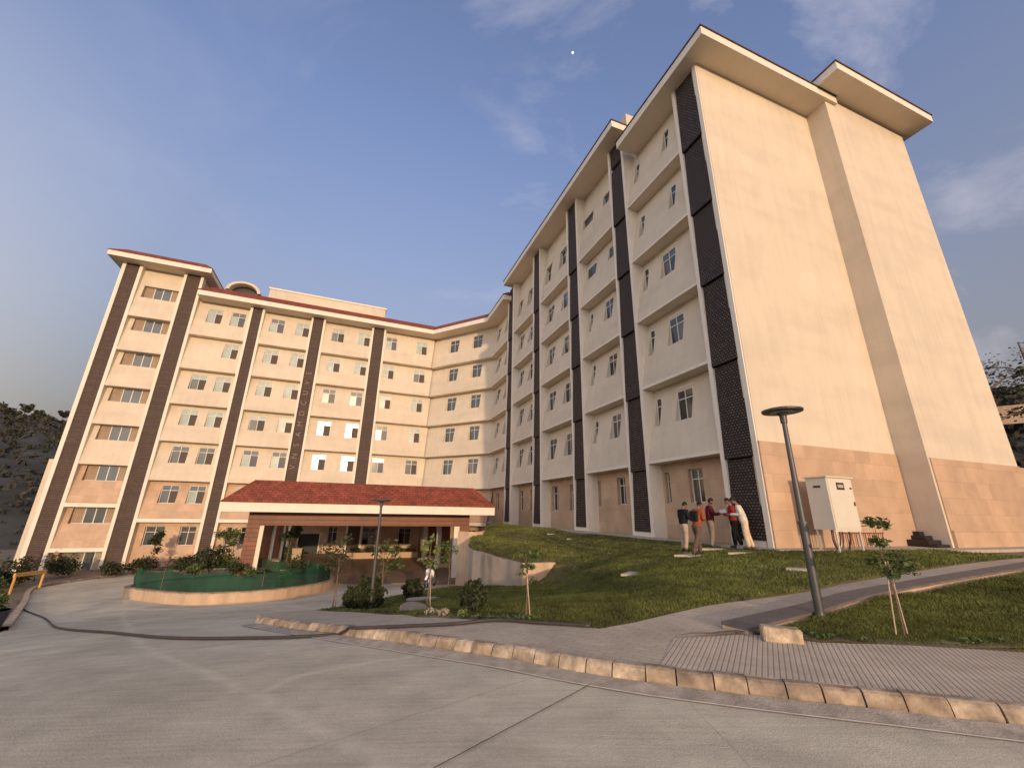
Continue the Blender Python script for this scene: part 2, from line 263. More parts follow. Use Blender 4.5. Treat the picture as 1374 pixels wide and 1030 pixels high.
# ------------------------------------------------------------------ mesh helpers
class MB:
    def __init__(s): s.v = []; s.f = []; s.uv = []; s.mi = []
    def poly(s, pts, uvs=None, mi=0):
        i = len(s.v); s.v += [tuple(p) for p in pts]; s.f.append(tuple(range(i, i + len(pts))))
        s.uv.append([tuple(u) for u in uvs] if uvs else None); s.mi.append(mi)
    def build(s, name, mats, parent=None, smooth=False, merge=False):
        me = bpy.data.meshes.new(name); me.from_pydata(s.v, [], s.f)
        if not isinstance(mats, (list, tuple)): mats = [mats]
        for m in mats: me.materials.append(m)
        if any(s.mi): me.polygons.foreach_set('material_index', s.mi)
        if any(u is not None for u in s.uv):
            ul = me.uv_layers.new(name='UVMap').data; k = 0; flat = []
            for f, u in zip(s.f, s.uv):
                flat += [c for p in (u or [(0, 0)] * len(f)) for c in p]
            ul.foreach_set('uv', flat)
        if merge:
            bm = bmesh.new(); bm.from_mesh(me); bmesh.ops.remove_doubles(bm, verts=bm.verts, dist=1e-4); bmesh.ops.recalc_face_normals(bm, faces=bm.faces); bm.to_mesh(me); bm.free()
        if smooth: me.polygons.foreach_set('use_smooth', [True] * len(me.polygons))
        me.update()
        return link(name, me, parent)
    def box(s, P, u0, u1, a0, a1, z0, z1, mi=0, su=None):
        """box in a facade frame P(u, off, z)"""
        c = lambda u, a, z: P(u, a, z)
        s.poly([c(u0, a0, z0), c(u1, a0, z0), c(u1, a0, z1), c(u0, a0, z1)], [(u0, z0), (u1, z0), (u1, z1), (u0, z1)], mi)
        s.poly([c(u1, a1, z0), c(u0, a1, z0), c(u0, a1, z1), c(u1, a1, z1)], [(u1, z0), (u0, z0), (u0, z1), (u1, z1)], mi)
        s.poly([c(u0, a1, z0), c(u0, a0, z0), c(u0, a0, z1), c(u0, a1, z1)], [(a1, z0), (a0, z0), (a0, z1), (a1, z1)], mi)
        s.poly([c(u1, a0, z0), c(u1, a1, z0), c(u1, a1, z1), c(u1, a0, z1)], [(a0, z0), (a1, z0), (a1, z1), (a0, z1)], mi)
        s.poly([c(u0, a0, z1), c(u1, a0, z1), c(u1, a1, z1), c(u0, a1, z1)], [(u0, a0), (u1, a0), (u1, a1), (u0, a1)], mi)
        s.poly([c(u0, a1, z0), c(u1, a1, z0), c(u1, a0, z0), c(u0, a0, z0)], [(u0, a1), (u1, a1), (u1, a0), (u0, a0)], mi)
    def tube(s, pts, rad, n=8, mi=0, cap=True):
        pts = [Vector(p) for p in pts]; rads = rad if isinstance(rad, (list, tuple)) else [rad] * len(pts)
        rings = []; ref = None
        for i, p in enumerate(pts):
            t = (pts[min(i + 1, len(pts) - 1)] - pts[max(i - 1, 0)]).normalized()
            if ref is None: ref = t.orthogonal().normalized()
            ref = (ref - t * ref.dot(t)).normalized(); b = t.cross(ref)
            rings.append([p + (ref * math.cos(2 * math.pi * k / n) + b * math.sin(2 * math.pi * k / n)) * rads[i] for k in range(n)])
        base = len(s.v)
        for r_ in rings: s.v += [tuple(q) for q in r_]
        for i in range(len(rings) - 1):
            for k in range(n):
                a = base + i * n + k; b2 = base + i * n + (k + 1) % n
                s.f.append((a, b2, b2 + n, a + n)); s.uv.append(None); s.mi.append(mi)
        if cap:
            s.f.append(tuple(base + k for k in reversed(range(n)))); s.uv.append(None); s.mi.append(mi)
            s.f.append(tuple(base + (len(rings) - 1) * n + k for k in range(n))); s.uv.append(None); s.mi.append(mi)
def link(name, data, parent=None):
    o = bpy.data.objects.new(name, data); COL.objects.link(o)
    if parent: o.parent = parent
    return o
def thing(name, label, cat, loc=(0, 0, 0), rz=0, group=None):
    o = bpy.data.objects.new(name, None); COL.objects.link(o); o.location = loc; o.rotation_euler = (0, 0, rz)
    return tag(o, label, cat, group)
def tag(o, label, cat, group=None):
    o['label'] = label; o['category'] = cat
    if group: o['group'] = group
    return o
def kind(o, k): o['kind'] = k; return o
def ident(u, a, z): return (u, a, z)
def bevel(o, w=.01, seg=2):
    m = o.modifiers.new('bevel', 'BEVEL'); m.width = w; m.segments = seg; m.limit_method = 'ANGLE'; return o
def leaves(mb, centre, rad, n, size, mi=0, flat=1., inner=.35, seed=None):
    """n leaf-shaped faces filling an uneven ellipsoid shell"""
    cx, cy, cz = centre; rx, ry, rz = rad if isinstance(rad, (tuple, list)) else (rad,) * 3
    d = rng.normal(size=(n, 3)); d /= np.linalg.norm(d, axis=1)[:, None]
    lump = 1 + .22 * np.sin(d[:, 0] * 5 + cx * 3) * np.sin(d[:, 1] * 6 + cy * 5) + .15 * np.sin(d[:, 2] * 9 + cx)
    rr = (inner + (1 - inner) * rng.random(n) ** .6) * lump
    p = d * rr[:, None] * np.array([rx, ry, rz]) + np.array([cx, cy, cz])
    a = rng.normal(size=(n, 3)); a /= np.linalg.norm(a, axis=1)[:, None]; a[:, 2] *= flat
    b = np.cross(a, rng.normal(size=(n, 3))); b /= np.linalg.norm(b, axis=1)[:, None]
    s = size * (.6 + .8 * rng.random(n))
    for i in range(n):
        P = p[i]; A = a[i] * s[i]; B = b[i] * s[i] * .45
        mb.poly([P - A, P - B * .9, P + A, P + B], None, mi)

# ------------------------------------------------------------------ terrain
TP = [(0,0,.03),(3,0,.05),(-3,0,.0),(6,3,.08),(0,3,0),(4,4,.03),(2,5,0),(0,5.6,-.07),(-1,6.2,-.15),(-2.2,7,-.27),(-3.6,8.2,-.48),(-5.76,10.5,-.86),(-8,5,-.5),(-6,3,-.2),(-12,8,-1.1),(-4.3,14.2,-1.48),(-2.7,9,-.56),(-3.3,11.2,-.93),(-1.2,8.3,-.26),(.3,7.6,-.1),(1.2,8.3,-.08),(0,12,-.8),(.5,17.5,-1.3),(-2.1,21.9,-1.84),(-12.8,18.6,-2.2),(-18,21.5,-2.45),(-9.4,23.8,-2.45),(-4,26,-2.6),(0,27,-2.66),(-10,32,-2.72),(-5,40,-2.75),(-15,36,-2.75),(-30,28,-3.35),(-28,34,-3.4),(-38,36,-3.6),(-22,38,-3.3),(-45,30,-3.8),(-30,15,-3.0),(-20,8,-2.0),(-50,50,-4),(5,7,.03),(7,8.2,.1),(9,9.8,.25),(11.5,11,.42),(16,12.5,.55),(20,16,.6),(30,10,.6),(15,5,.45),(10,4,.2),(10,0,.25),(4,8.5,.05),(0,-10,.4),(20,-10,.5),(-20,-10,-.3),(10,30,-.3),(0,60,-3),(30,40,0),(40,25,.3),(0,-40,1),(50,0,.6),(-60,0,-3.5),(-80,60,-5),(80,60,-3),(0,100,-6),(90,-20,0),(-90,-30,-4)]
def tps(P, lam=.5):
    P = np.array(P, float); n = len(P); X = P[:, :2]
    K = lambda d: np.where(d > 1e-9, d * d * np.log(np.maximum(d, 1e-9)), 0)
    D = np.linalg.norm(X[:, None] - X[None], axis=2)
    A = np.zeros((n + 3, n + 3)); A[:n, :n] = K(D) + lam * np.eye(n); A[:n, n] = 1; A[:n, n + 1:] = X; A[n, :n] = 1; A[n + 1:, :n] = X.T
    c = np.linalg.solve(A, np.r_[P[:, 2], 0, 0, 0])
    def f(x, y):
        x = np.asarray(x, float); y = np.asarray(y, float); s = c[n] + c[n + 1] * x + c[n + 2] * y
        for i in range(n): s = s + c[i] * K(np.hypot(x - X[i, 0], y - X[i, 1]))
        return s
    return f
_g = tps(TP)
def G(x, y):
    r = np.hypot(x, y); k = np.clip((r - 60) / 60, 0, 1); k = k * k * (3 - 2 * k)
    return _g(x, y) * (1 - k) + (-6.) * k
def g(x, y): return float(G(x, y))

dA = Vector((-.34709336, .93783058, 0)); dB = Vector((.93783058, .34709336, 0))
dM = Vector((.93077116, .36560232, 0)); nM = Vector((-.36560232, .93077116, 0))
C0 = Vector((-9.9896, 47.0561, 0)); C1 = Vector((-2.3192, 42.8491, 0)); dS = (C1 - C0).normalized(); nS = Vector((-dS.y, dS.x, 0))
def frame(o, e, m):
    o = Vector(o)
    def P(u, a, z): q = o + e * u + m * a; return (q.x, q.y, z)
    P.o, P.e, P.m = o, e, m
    return P
FA = frame(dB * 12.7, dA, dB)         # right wing, long front   (u = distance along it)
FB = frame(dA * 10.03, dB, dA)        # right wing, end wall
FM = frame(nM * 47.188, dM, nM)       # left wing front
FS = frame(C0, dS, nS)                # short angled part in the inner corner
FP = frame((0, 0, 0), dM, nM)         # porch: a = distance N from the camera

def inside(pt, poly):
    x, y = pt; c = False; j = len(poly) - 1
    for i in range(len(poly)):
        xi, yi = poly[i]; xj, yj = poly[j]
        if (yi > y) != (yj > y) and x < (xj - xi) * (y - yi) / (yj - yi) + xi: c = not c
        j = i
    return c
def densify(poly, step, closed=True):
    r = []; n = len(poly)
    for i in range(n if closed else n - 1):
        a = Vector(poly[i]); b = Vector(poly[(i + 1) % n]); k = max(1, int((b - a).length / step))
        r += [tuple(a.lerp(b, t / k)) for t in range(k)]
    if not closed: r.append(tuple(poly[-1]))
    return r
def sheet(name, poly, step, zf, m, uvang=0, skirt=0, parent=None):
    """a draped polygon: boundary and interior grid triangulated together"""
    bd = densify(poly, step); xs = [p[0] for p in bd]; ys = [p[1] for p in bd]; pts = [Vector(p) for p in bd]
    x = min(xs) + step * .5; row = 0
    while x < max(xs):
        y = min(ys) + step * (.5 if row % 2 else .9)
        while y < max(ys):
            if inside((x, y), bd) and min((Vector((x, y)) - q).length_squared for q in pts[:len(bd)]) > (step * .45) ** 2: pts.append(Vector((x, y)))
            y += step
        x += step; row += 1
    n = len(bd); res = geometry.delaunay_2d_cdt(pts, [(i, (i + 1) % n) for i in range(n)], [], 1, 1e-5)
    V = np.array([(p[0], p[1]) for p in res[0]]); Z = zf(V[:, 0], V[:, 1])
    mb = MB(); ca, sa = math.cos(uvang), math.sin(uvang)
    for f in res[2]:
        q = [(V[i, 0], V[i, 1], float(Z[i])) for i in f]
        if (Vector(q[1]) - Vector(q[0])).cross(Vector(q[2]) - Vector(q[0])).z < 0: q = q[::-1]
        mb.poly(q, [(p[0] * ca - p[1] * sa, p[0] * sa + p[1] * ca) for p in q])
    if skirt:
        for i in range(n):
            a = bd[i]; b = bd[(i + 1) % n]; za = float(zf(a[0], a[1])); zb = float(zf(b[0], b[1]))
            mb.poly([(a[0], a[1], za - skirt), (b[0], b[1], zb - skirt), (b[0], b[1], zb), (a[0], a[1], za)], [(0, 0)] * 4)
    return mb.build(name, m, parent, smooth=False)
def smoothcurve(pts, k=6, closed=False):
    P = [Vector(p) for p in pts]; n = len(P); r = []
    rngi = range(n) if closed else range(n - 1)
    for i in rngi:
        p0 = P[(i - 1) % n] if closed or i > 0 else P[0] * 2 - P[1]; p1 = P[i]; p2 = P[(i + 1) % n]
        p3 = P[(i + 2) % n] if closed or i + 2 < n else P[-1] * 2 - P[-2]
        for j in range(k):
            t = j / k; r.append(tuple(.5 * ((2 * p1) + (p2 - p0) * t + (2 * p0 - 5 * p1 + 4 * p2 - p3) * t * t + (3 * p1 - p0 - 3 * p2 + p3) * t ** 3)))
    if not closed: r.append(tuple(P[-1]))
    return r

# ---- ground sheets
def ground():
    mb = MB(); xs = list(np.arange(-60, 61, 1.0)); big = [-3000, -1500, -700, -350, -180, -110, -80]
    xs = big + xs + [-b for b in reversed(big)]; ys = big + list(np.arange(-60, 70, 1.0)) + [80, 110, 180, 350, 700, 1500, 3000]
    X, Y = np.meshgrid(xs, ys, indexing='ij'); Z = G(X, Y)
    me = bpy.data.meshes.new('ground'); nx, ny = X.shape
    v = np.stack([X, Y, Z], -1).reshape(-1, 3); f = [(i * ny + j, (i + 1) * ny + j, (i + 1) * ny + j + 1, i * ny + j + 1) for i in range(nx - 1) for j in range(ny - 1)]
    me.from_pydata(v.tolist(), [], f); me.materials.append(M['dirt']); me.polygons.foreach_set('use_smooth', [True] * len(f)); return kind(link('ground', me), 'structure')
ground()
kerbline = smoothcurve([(-5.32,9.72),(-3.85,8.4),(-2.27,7.05),(-1.22,6.3),(-.56,5.86),(0,5.52),(.64,5.09),(1.26,4.76),(1.58,4.63),(2.19,4.42),(2.75,4.25),(3.27,4.10),(4.07,3.85),(5.2,3.55),(7,3.2),(10,2.8)], 5)
lawn1_front = [(-5.85,13.9),(-4.2,12.0),(-3.1,10.5),(-2.3,9.2),(-1.52,7.72),(-.36,7.0),(.31,6.74),(1.24,6.22),(1.77,6.49),(2.49,6.98),(3.31,7.53),(4.16,7.94),(5.35,8.56),(7.12,9.54),(8.83,10.16),(11.26,10.96),(14.04,11.95),(18,13.4)]
road_poly = [(-13,11.2),(-28.5,27.0),(-29.5,30.7),(-28.9,35.0),(-24,36.6),(-18,35),(-12,36),(-4,38),(-2.6,30),(-2.2,22),(.5,17.6),(-5.9,14.6)] + [tuple(p) for p in kerbline] + [(14,2.5),(30,1),(30,-25),(-30,-25),(-30,-12)]
def draped(dz): return lambda x, y: G(x, y) + dz
road_poly = [(-11,9.6),(-14,12.9),(-28.5,27.2),(-29.5,30.7),(-28.9,35.2),(-21.5,38.4),(-19.7,38.3),(-12,42),(-4,44),(-1.5,42),(-1.8,31),(-2.1,22.3),(.4,18.2),(.3,16),(-.5,11),(0,8),(2,6.2),(6,5),(12,4),(30,3),(30,-25),(-40,-25),(-40,-8)]
kind(sheet('road', road_poly, 1.0, draped(.012), M['concrete']), 'structure')
# gutter strip beside the kerb
def offset_line(line, d):
    r = []
    for i, p in enumerate(line):
        a = Vector(line[max(i - 1, 0)]); b = Vector(line[min(i + 1, len(line) - 1)]); t = (b - a).normalized(); r.append((p[0] + t.y * d, p[1] - t.x * d))
    return r
def ribbon(name, la, lb, za, zb, m, uvs=1.):
    mb = MB(); acc = 0
    for i in range(len(la) - 1):
        L = (Vector(la[i + 1]) - Vector(la[i])).length
        mb.poly([(*la[i], za(*la[i])), (*la[i + 1], za(*la[i + 1])), (*lb[i + 1], zb(*lb[i + 1])), (*lb[i], zb(*lb[i]))], [(acc, 0), (acc + L, 0), (acc + L, .3), (acc, .3)]); acc += L
    return mb.build(name, m)
kl = densify(kerbline, .25, False)
k_in = offset_line(kl, -.13); gut_a = offset_line(kl, .02); gut_b = offset_line(kl, .26); gut_c = offset_line(kl, .275); 
gz = lambda dz: (lambda x, y: g(x, y) + dz)
kind(ribbon('gutter', gut_b, gut_a, gz(.020), gz(.045), mat('gutter_mortar', (.43, .36, .27), .95, .25, 6, .6, 40, var2=.2, vs2=2)), 'structure')
kind(ribbon('gutter_line', gut_c, gut_b, gz(.022), gz(.026), M['dust']), 'structure')
# kerb stones, laid as one kerb
def kerb():
    mb = MB(); i = 0; pos = 0.0; P = [Vector(p) for p in kerbline]; cum = [0]
    for a, b in zip(P, P[1:]): cum.append(cum[-1] + (b - a).length)
    def at(s):
        s = min(max(s, 0), cum[-1] - 1e-4); j = next(k for k in range(len(cum) - 1) if cum[k + 1] > s); t = (s - cum[j]) / (cum[j + 1] - cum[j]); d = (P[j + 1] - P[j]).normalized(); return P[j].lerp(P[j + 1], t), d
    s = 0.05
    while s < cum[-1] - .4:
        L = .30 * random.uniform(.9, 1.12); p, d = at(s + L / 2); nrm = Vector((d.y, -d.x)); h = .155 + random.uniform(-.008, .01); tip = random.uniform(-.012, .012); yaw = random.uniform(-.02, .02)
        if 4.0 < 0: pass
        prof = [(.015, -.1), (.015, .06), (-.005, h - .055), (-.022, h - .018), (-.05, h), (-.125, h + .002), (-.125, -.1)]
        ends = []
        for sgn in (-1, 1):
            ring = []
            for k, (o, z) in enumerate(prof):
                e = sgn * (L / 2 - .003) * (1 if 0 < k < 5 else 1.0)
                q = p + d * e + nrm * (o + tip + yaw * sgn * .5) ; ring.append((q.x, q.y, g(q.x, q.y) + z + random.uniform(-.003, .003)))
            ends.append(ring)
        mi = random.choices([0, 1, 2], [5, 4, 2])[0]; n = len(prof)
        for k in range(n - 1): mb.poly([ends[0][k], ends[1][k], ends[1][k + 1], ends[0][k + 1]], [(0, 0)] * 4, mi)
        mb.poly(ends[0][::-1], [(0, 0)] * n, mi); mb.poly(ends[1], [(0, 0)] * n, mi); s += L + .008
    o = mb.build('kerb', [M['kerb'], M['kerb_pale'], M['kerb_dark']]); kind(o, 'structure'); return o
kerb()
# pavement (plain pavers west part, ribbed tiles east part)
pave_front = [p for p in k_in]
iA = next(i for i, p in enumerate(pave_front) if p[0] > 1.5)
west_back = [(-5.85,13.9),(-4.2,12.0),(-3.1,10.5),(-2.3,9.2),(-1.52,7.72),(-.36,7.0),(.31,6.74),(1.24,6.22),(1.77,6.49),(2.49,6.98),(3.31,7.53),(4.16,7.94),(5.35,8.56),(7.12,9.54),(8.83,10.16),(11.26,10.96),(14.04,11.95),(18,13.4)]
path_s = [(18.2,12.9),(14.2,11.2),(11.5,10.1),(8.4,9.05),(6.4,8.3),(4.3,6.95),(3.0,6.1),(3.05,5.85),(2.05,5.72)]
west = pave_front[:iA + 1] + [(2.05, 5.72)] + path_s[::-1][1:] + west_back[::-1] + [(-6.3, 12.6), (-5.9, 10.8)]
kind(sheet('pavement', west, .45, draped(.150), M['paver'], R(35), .12), 'structure')
east = pave_front[iA:] + [(10.2, 4.6), (7, 5.1), (5.79, 5.23), (5.33, 5.37), (4.58, 5.51), (3.74, 5.57), (3.1, 5.9), (2.05, 5.722)]
kind(sheet('ribbed_pavement', east, .45, draped(.154), M['ribbed'], R(31), .12), 'structure')

# lawns
LW = [(-5.6,14.1,-1.33),(-4.2,12.0,g(-4.2,12)+.14),(-2.3,9.2,g(-2.3,9.2)+.14),(-1.52,7.72,-.1),(-.36,7.0,.03),(.31,6.74,.08),(1.24,6.22,.14),(2.49,6.98,.18),(3.31,7.53,.2),(4.16,7.94,.22),(5.35,8.56,.24),(7.12,9.54,.30),(8.83,10.16,.42),(11.26,10.96,.58),(14,11.95,.68),
 (.8,14.7,-.93),(.5,17.2,-1.16),(0,10,-.40),(1.18,8.18,.0),(1.72,7.13,.09),(2.36,7.28,.12),(-4,16,-1.5),(-2.6,19.2,-1.56),(-1,13,-1.0),(-2.5,12,-.95),(1.0,11.5,-.5),(1.6,9.5,-.18),(2.2,8.0,.08),(1.3,16.8,-1.05),
 (1.75,18.6,-.42),(2.9,14.72,-.14),(3.47,12.01,.05),(3.68,9.94,.17),(3.89,8.75,.25),(4.03,13.93,-.02),(7.02,10.9,.52),(6.38,12.46,.47),
 (6.05,15.03,.40),(6.04,13.95,.42),(7.18,15.3,.52),(7.73,15.03,.52),(7.83,14.41,.55),(2.6,20,-.2),(3,24,.15),(0,24.5,.2),(-1.6,26.5,.45),(-1,31,.6),(0,36.5,.65),(-1.2,38,.65),(-1.6,21.2,-.15),(.2,19.5,-.3),(9,13,.6),(12,13.5,.66),(15,13.8,.68)]
for s in (9.6, 12, 14, 17, 20, 24, 28, 32, 36, 40): LW.append((*(dA * s + dB * 12.6)[:2], .65))
_l = tps(LW, .3)
FRONTP = [(-9,5),(.3,4.5),(3.6,5),(2.9,7.0),(2.15,7.7),(1.6,9.5),(1.35,12),(1.25,15),(1.7,18.0),(1.9,18.62),(.57,17.92),(-.78,19.5),(-1.76,21.3),(-2.2,22.9),(-9,22.9)]
TOE = [(2.9,7.0),(2.15,7.7),(1.6,9.5),(1.35,12),(1.25,15),(1.7,18.0)]
def inside_np(x, y, poly):
    c = np.zeros(np.shape(x), bool); j = len(poly) - 1
    for i in range(len(poly)):
        xi, yi = poly[i]; xj, yj = poly[j]
        c ^= ((yi > y) != (yj > y)) & (x < (xj - xi) * (y - yi) / (yj - yi + 1e-12) + xi); j = i
    return c
def ZL(x, y):
    x = np.asarray(x, float); y = np.asarray(y, float); low = G(x, y) + .13; up_ = _l(x, y)
    d = np.full(np.shape(x), 9.)
    for (ax, ay), (bx, by) in zip(TOE, TOE[1:]):
        t = np.clip(((x - ax) * (bx - ax) + (y - ay) * (by - ay)) / ((bx - ax) ** 2 + (by - ay) ** 2), 0, 1); d = np.minimum(d, np.hypot(x - ax - t * (bx - ax), y - ay - t * (by - ay)))
    k = np.clip(d / 1.5, 0, 1); k = k * k * (3 - 2 * k); k = np.where(y > 18.45, 1., k)
    return np.where(inside_np(x, y, FRONTP), low, low * (1 - k) + up_ * k)
def Pxy(F, u, a): q = F(u, a, 0); return (q[0], q[1])
ret_line = [(.55,17.95),(-.75,19.6),(-1.75,21.3),(-2.15,22.6),(-2.25,25.4),(-1.75,26.3),(-1.8,31),(-1.5,36.0)]
lawn1a = [(-5.85,13.9)] + lawn1_front[1:] + [Pxy(FB, 26.9, -2.0), Pxy(FB, 20.0, -1.55), Pxy(FB, 12.2, -.75), Pxy(FA, 10.2, -.4), Pxy(FA, 24, -.35), Pxy(FA, 36, -.3), Pxy(FA, 39, -.3)]
lawn_low = [(-5.85,13.9)] + lawn1_front[1:9] + [(1.95, 8.0), (1.75, 9.6), (1.35, 12.0), (1.15, 15.5), (.62, 17.9), (-.75, 19.5), (-2.4, 20.2), (-3.8, 19.4), (-4.8, 17.6), (-5.6, 15.6)]
lawn_up = [lawn1_front[8]] + lawn1_front[9:] + [Pxy(FB, 20.5, -2.45), Pxy(FB, 19.3, -1.5), Pxy(FB, 12.2, -.5), Pxy(FA, 10.0, -.35), Pxy(FA, 24, -.35), Pxy(FA, 36, -.3), (-1.45, 36.0), (-1.75, 31), (-1.7, 26.3), (-2.2, 25.4), (-2.1, 22.6), (-1.7, 21.3), (-.7, 19.65), (.55, 18.05), (1.7,18.5), (1.15, 15.5), (1.35, 12.0), (1.75, 9.6), (1.95, 8.0)]
lawn_up = [p for p in lawn_up]
lawn_all = lawn1_front[:-2] + [(14.04,11.95), Pxy(FB, 17.9, -1.6), Pxy(FB, 12.2, -.5), Pxy(FA, 10.0, -.35), Pxy(FA, 24, -.35), Pxy(FA, 36, -.3), (-1.45, 36.0), (-1.75, 31), (-1.7, 26.3), (-2.2, 25.4), (-2.1, 22.6), (-1.7, 21.3), (-.7, 19.65), (.6, 18.05), (1.75, 18.65), (.56, 17.85), (-.8, 19.4), (-2.4, 20.2), (-3.8, 19.4), (-4.8, 17.6), (-5.6, 15.6)]
LAWN_A = [p for i, p in enumerate(lawn_all)]
lawnA = sheet('lawn', LAWN_A, .5, lambda x, y: ZL(x, y), M['soil'], 0, .12); kind(lawnA, 'structure')
LAWN_B = [(2.12,5.74),(2.66,5.9),(3.1,5.9),(3.75,5.6),(4.58,5.53),(5.33,5.39),(5.79,5.25),(7,5.12),(10.2,4.62),(18,5.5),(18.3,12.0),(14.3,10.7),(11.6,9.65),(8.5,8.6),(6.5,7.9),(4.5,6.55),(3.25,5.9)]
LAWN_B = [(3.2,5.92),(3.75,5.6),(4.58,5.53),(5.33,5.39),(5.79,5.25),(7,5.12),(10.2,4.62),(18,5.5),(18.3,12.3),(14.3,10.75),(11.55,9.65),(8.4,8.65),(6.5,7.95),(4.4,6.58)]
ZB = lambda x, y: G(x, y) + .165 + .03 * np.sin(x * 1.7) * np.sin(y * 2.1)
lawnB = sheet('side_lawn', LAWN_B, .45, ZB, M['soil'], 0, .1); kind(lawnB, 'structure')
# bare earth strip at the front edge of the side lawn
earth = [(2.05,5.73),(2.6,5.9),(3.1,6.02),(3.9,5.78),(4.7,5.72),(5.6,5.5),(7,5.4),(10,5.0),(10.2,4.58),(7,5.09),(5.79,5.22),(5.33,5.36),(4.58,5.5),(3.74,5.56),(3.1,5.89)]
kind(sheet('soil_border', earth, .25, lambda x, y: ZB(x, y) + .012 + .012 * np.sin(x * 9) * np.sin(y * 11), M['dirt'], 0, 0), 'structure')
bed = [(-5.8,13.95),(-4.15,12.05),(-3.05,10.55),(-2.25,9.25),(-1.47,7.78),(-.36,7.06),(.2,6.86),(.1,7.15),(-.9,7.6),(-1.9,9.2),(-2.7,11.2),(-3.6,12.9),(-4.9,14.5)]
kind(sheet('flower_bed_soil', bed, .3, lambda x, y: ZL(x, y) + .015 + .012 * np.sin(x * 9) * np.sin(y * 11), M['dirt'], 0, .05), 'structure')

def grass(name, poly, zf, n, hmax, hole=None):
    bb = np.array(poly); lo, hi = bb.min(0), bb.max(0); P = []
    X = []
    while len(X) < n:
        k = rng.random((n, 2)) * (hi - lo) + lo
        d = np.hypot(k[:, 0], k[:, 1]); keep = rng.random(n) < np.minimum(1, (6.5 / np.maximum(d, 3)) ** 2.0)
        for q in k[keep]:
            if inside(q, poly) and not (hole and hole(q)): X.append(q)
            if len(X) >= n: break
    X = np.array(X); Z = np.asarray(zf(X[:, 0], X[:, 1])); d = np.hypot(X[:, 0], X[:, 1])
    sc = np.clip(d / 8, .8, 3.2); patch = .65 + .5 * np.sin(X[:, 0] * 2.3 + np.sin(X[:, 1] * 1.9)) * np.sin(X[:, 1] * 2.9 + X[:, 0])
    h = hmax * (.45 + .75 * rng.random(len(X))) * (.75 + .4 * patch) * np.clip(sc, .8, 1.5); a = rng.random(len(X)) * 6.283; wd = .005 * sc * 1.6
    ln = rng.normal(size=(len(X), 2)) * .55 * h[:, None]
    v = np.empty((len(X), 3, 3)); ca, sa = np.cos(a) * wd, np.sin(a) * wd
    v[:, 0] = np.stack([X[:, 0] - ca, X[:, 1] - sa, Z - .01], 1); v[:, 1] = np.stack([X[:, 0] + ca, X[:, 1] + sa, Z - .01], 1)
    v[:, 2] = np.stack([X[:, 0] + ln[:, 0], X[:, 1] + ln[:, 1], Z + h], 1)
    m = len(X); me = bpy.data.meshes.new(name); me.vertices.add(m * 3); me.vertices.foreach_set('co', v.reshape(-1)); me.loops.add(m * 3); me.loops.foreach_set('vertex_index', np.arange(m * 3))
    me.polygons.add(m); me.polygons.foreach_set('loop_start', np.arange(m) * 3); me.polygons.foreach_set('loop_total', np.full(m, 3)); me.update(calc_edges=True); me.materials.append(M['grass'])
    return kind(link(name, me), 'stuff')
grass('lawn_grass', LAWN_A, ZL, 150000, .036)
grass('side_lawn_grass', LAWN_B, ZB, 130000, .036)

# long coping of the path edge
def coping():
    line = smoothcurve([(3.05,5.86),(4.44,6.72),(6.5,8.05),(8.38,8.78),(11.5,9.78),(14.3,10.88),(18.2,12.45)], 5); back = offset_line(line, -.34); mb = MB(); mt = MB()
    zt = lambda p: g(*p) + .235
    for i in range(len(line) - 1):
        a, b, c, d = line[i], line[i + 1], back[i + 1], back[i]
        for q0, q1 in ((a, b), (c, d)):
            mb.poly([(*q0, g(*q0) - .1), (*q1, g(*q1) - .1), (*q1, zt(q1) - .04), (*q0, zt(q0) - .04)], [(0, 0)] * 4)
    a, d = line[0], back[0]
    mb.poly([(*d, g(*d) - .1), (*a, g(*a) - .1), (*a, zt(a) - .04), (*d, zt(d) - .04)], [(0, 0)] * 4)
    root = thing('path_edge_wall', 'low path edging wall with dark granite coping beside the lamp lawn', 'wall')
    mb.build('wall_face', M['planter'], root)
    l2 = offset_line(line, .02); b2 = offset_line(line, -.36)
    for i in range(len(line) - 1):
        a, b, c, d = l2[i], l2[i + 1], b2[i + 1], b2[i]; Z = [zt(line[i]), zt(line[i + 1])]
        mt.poly([(*a, Z[0]), (*b, Z[1]), (*c, Z[1]), (*d, Z[0])]); mt.poly([(*a, Z[0] - .04), (*b, Z[1] - .04), (*b, Z[1]), (*a, Z[0])]); mt.poly([(*c, Z[1] - .04), (*d, Z[0] - .04), (*d, Z[0]), (*c, Z[1])])
    a, d = l2[0], b2[0]; z = zt(line[0]); mt.poly([(*d, z - .04), (*a, z - .04), (*a, z), (*d, z)])
    mt.build('coping', mat('worn_granite_coping', (.14, .115, .10), .75, .25, 6, .2, 30), root)
coping()
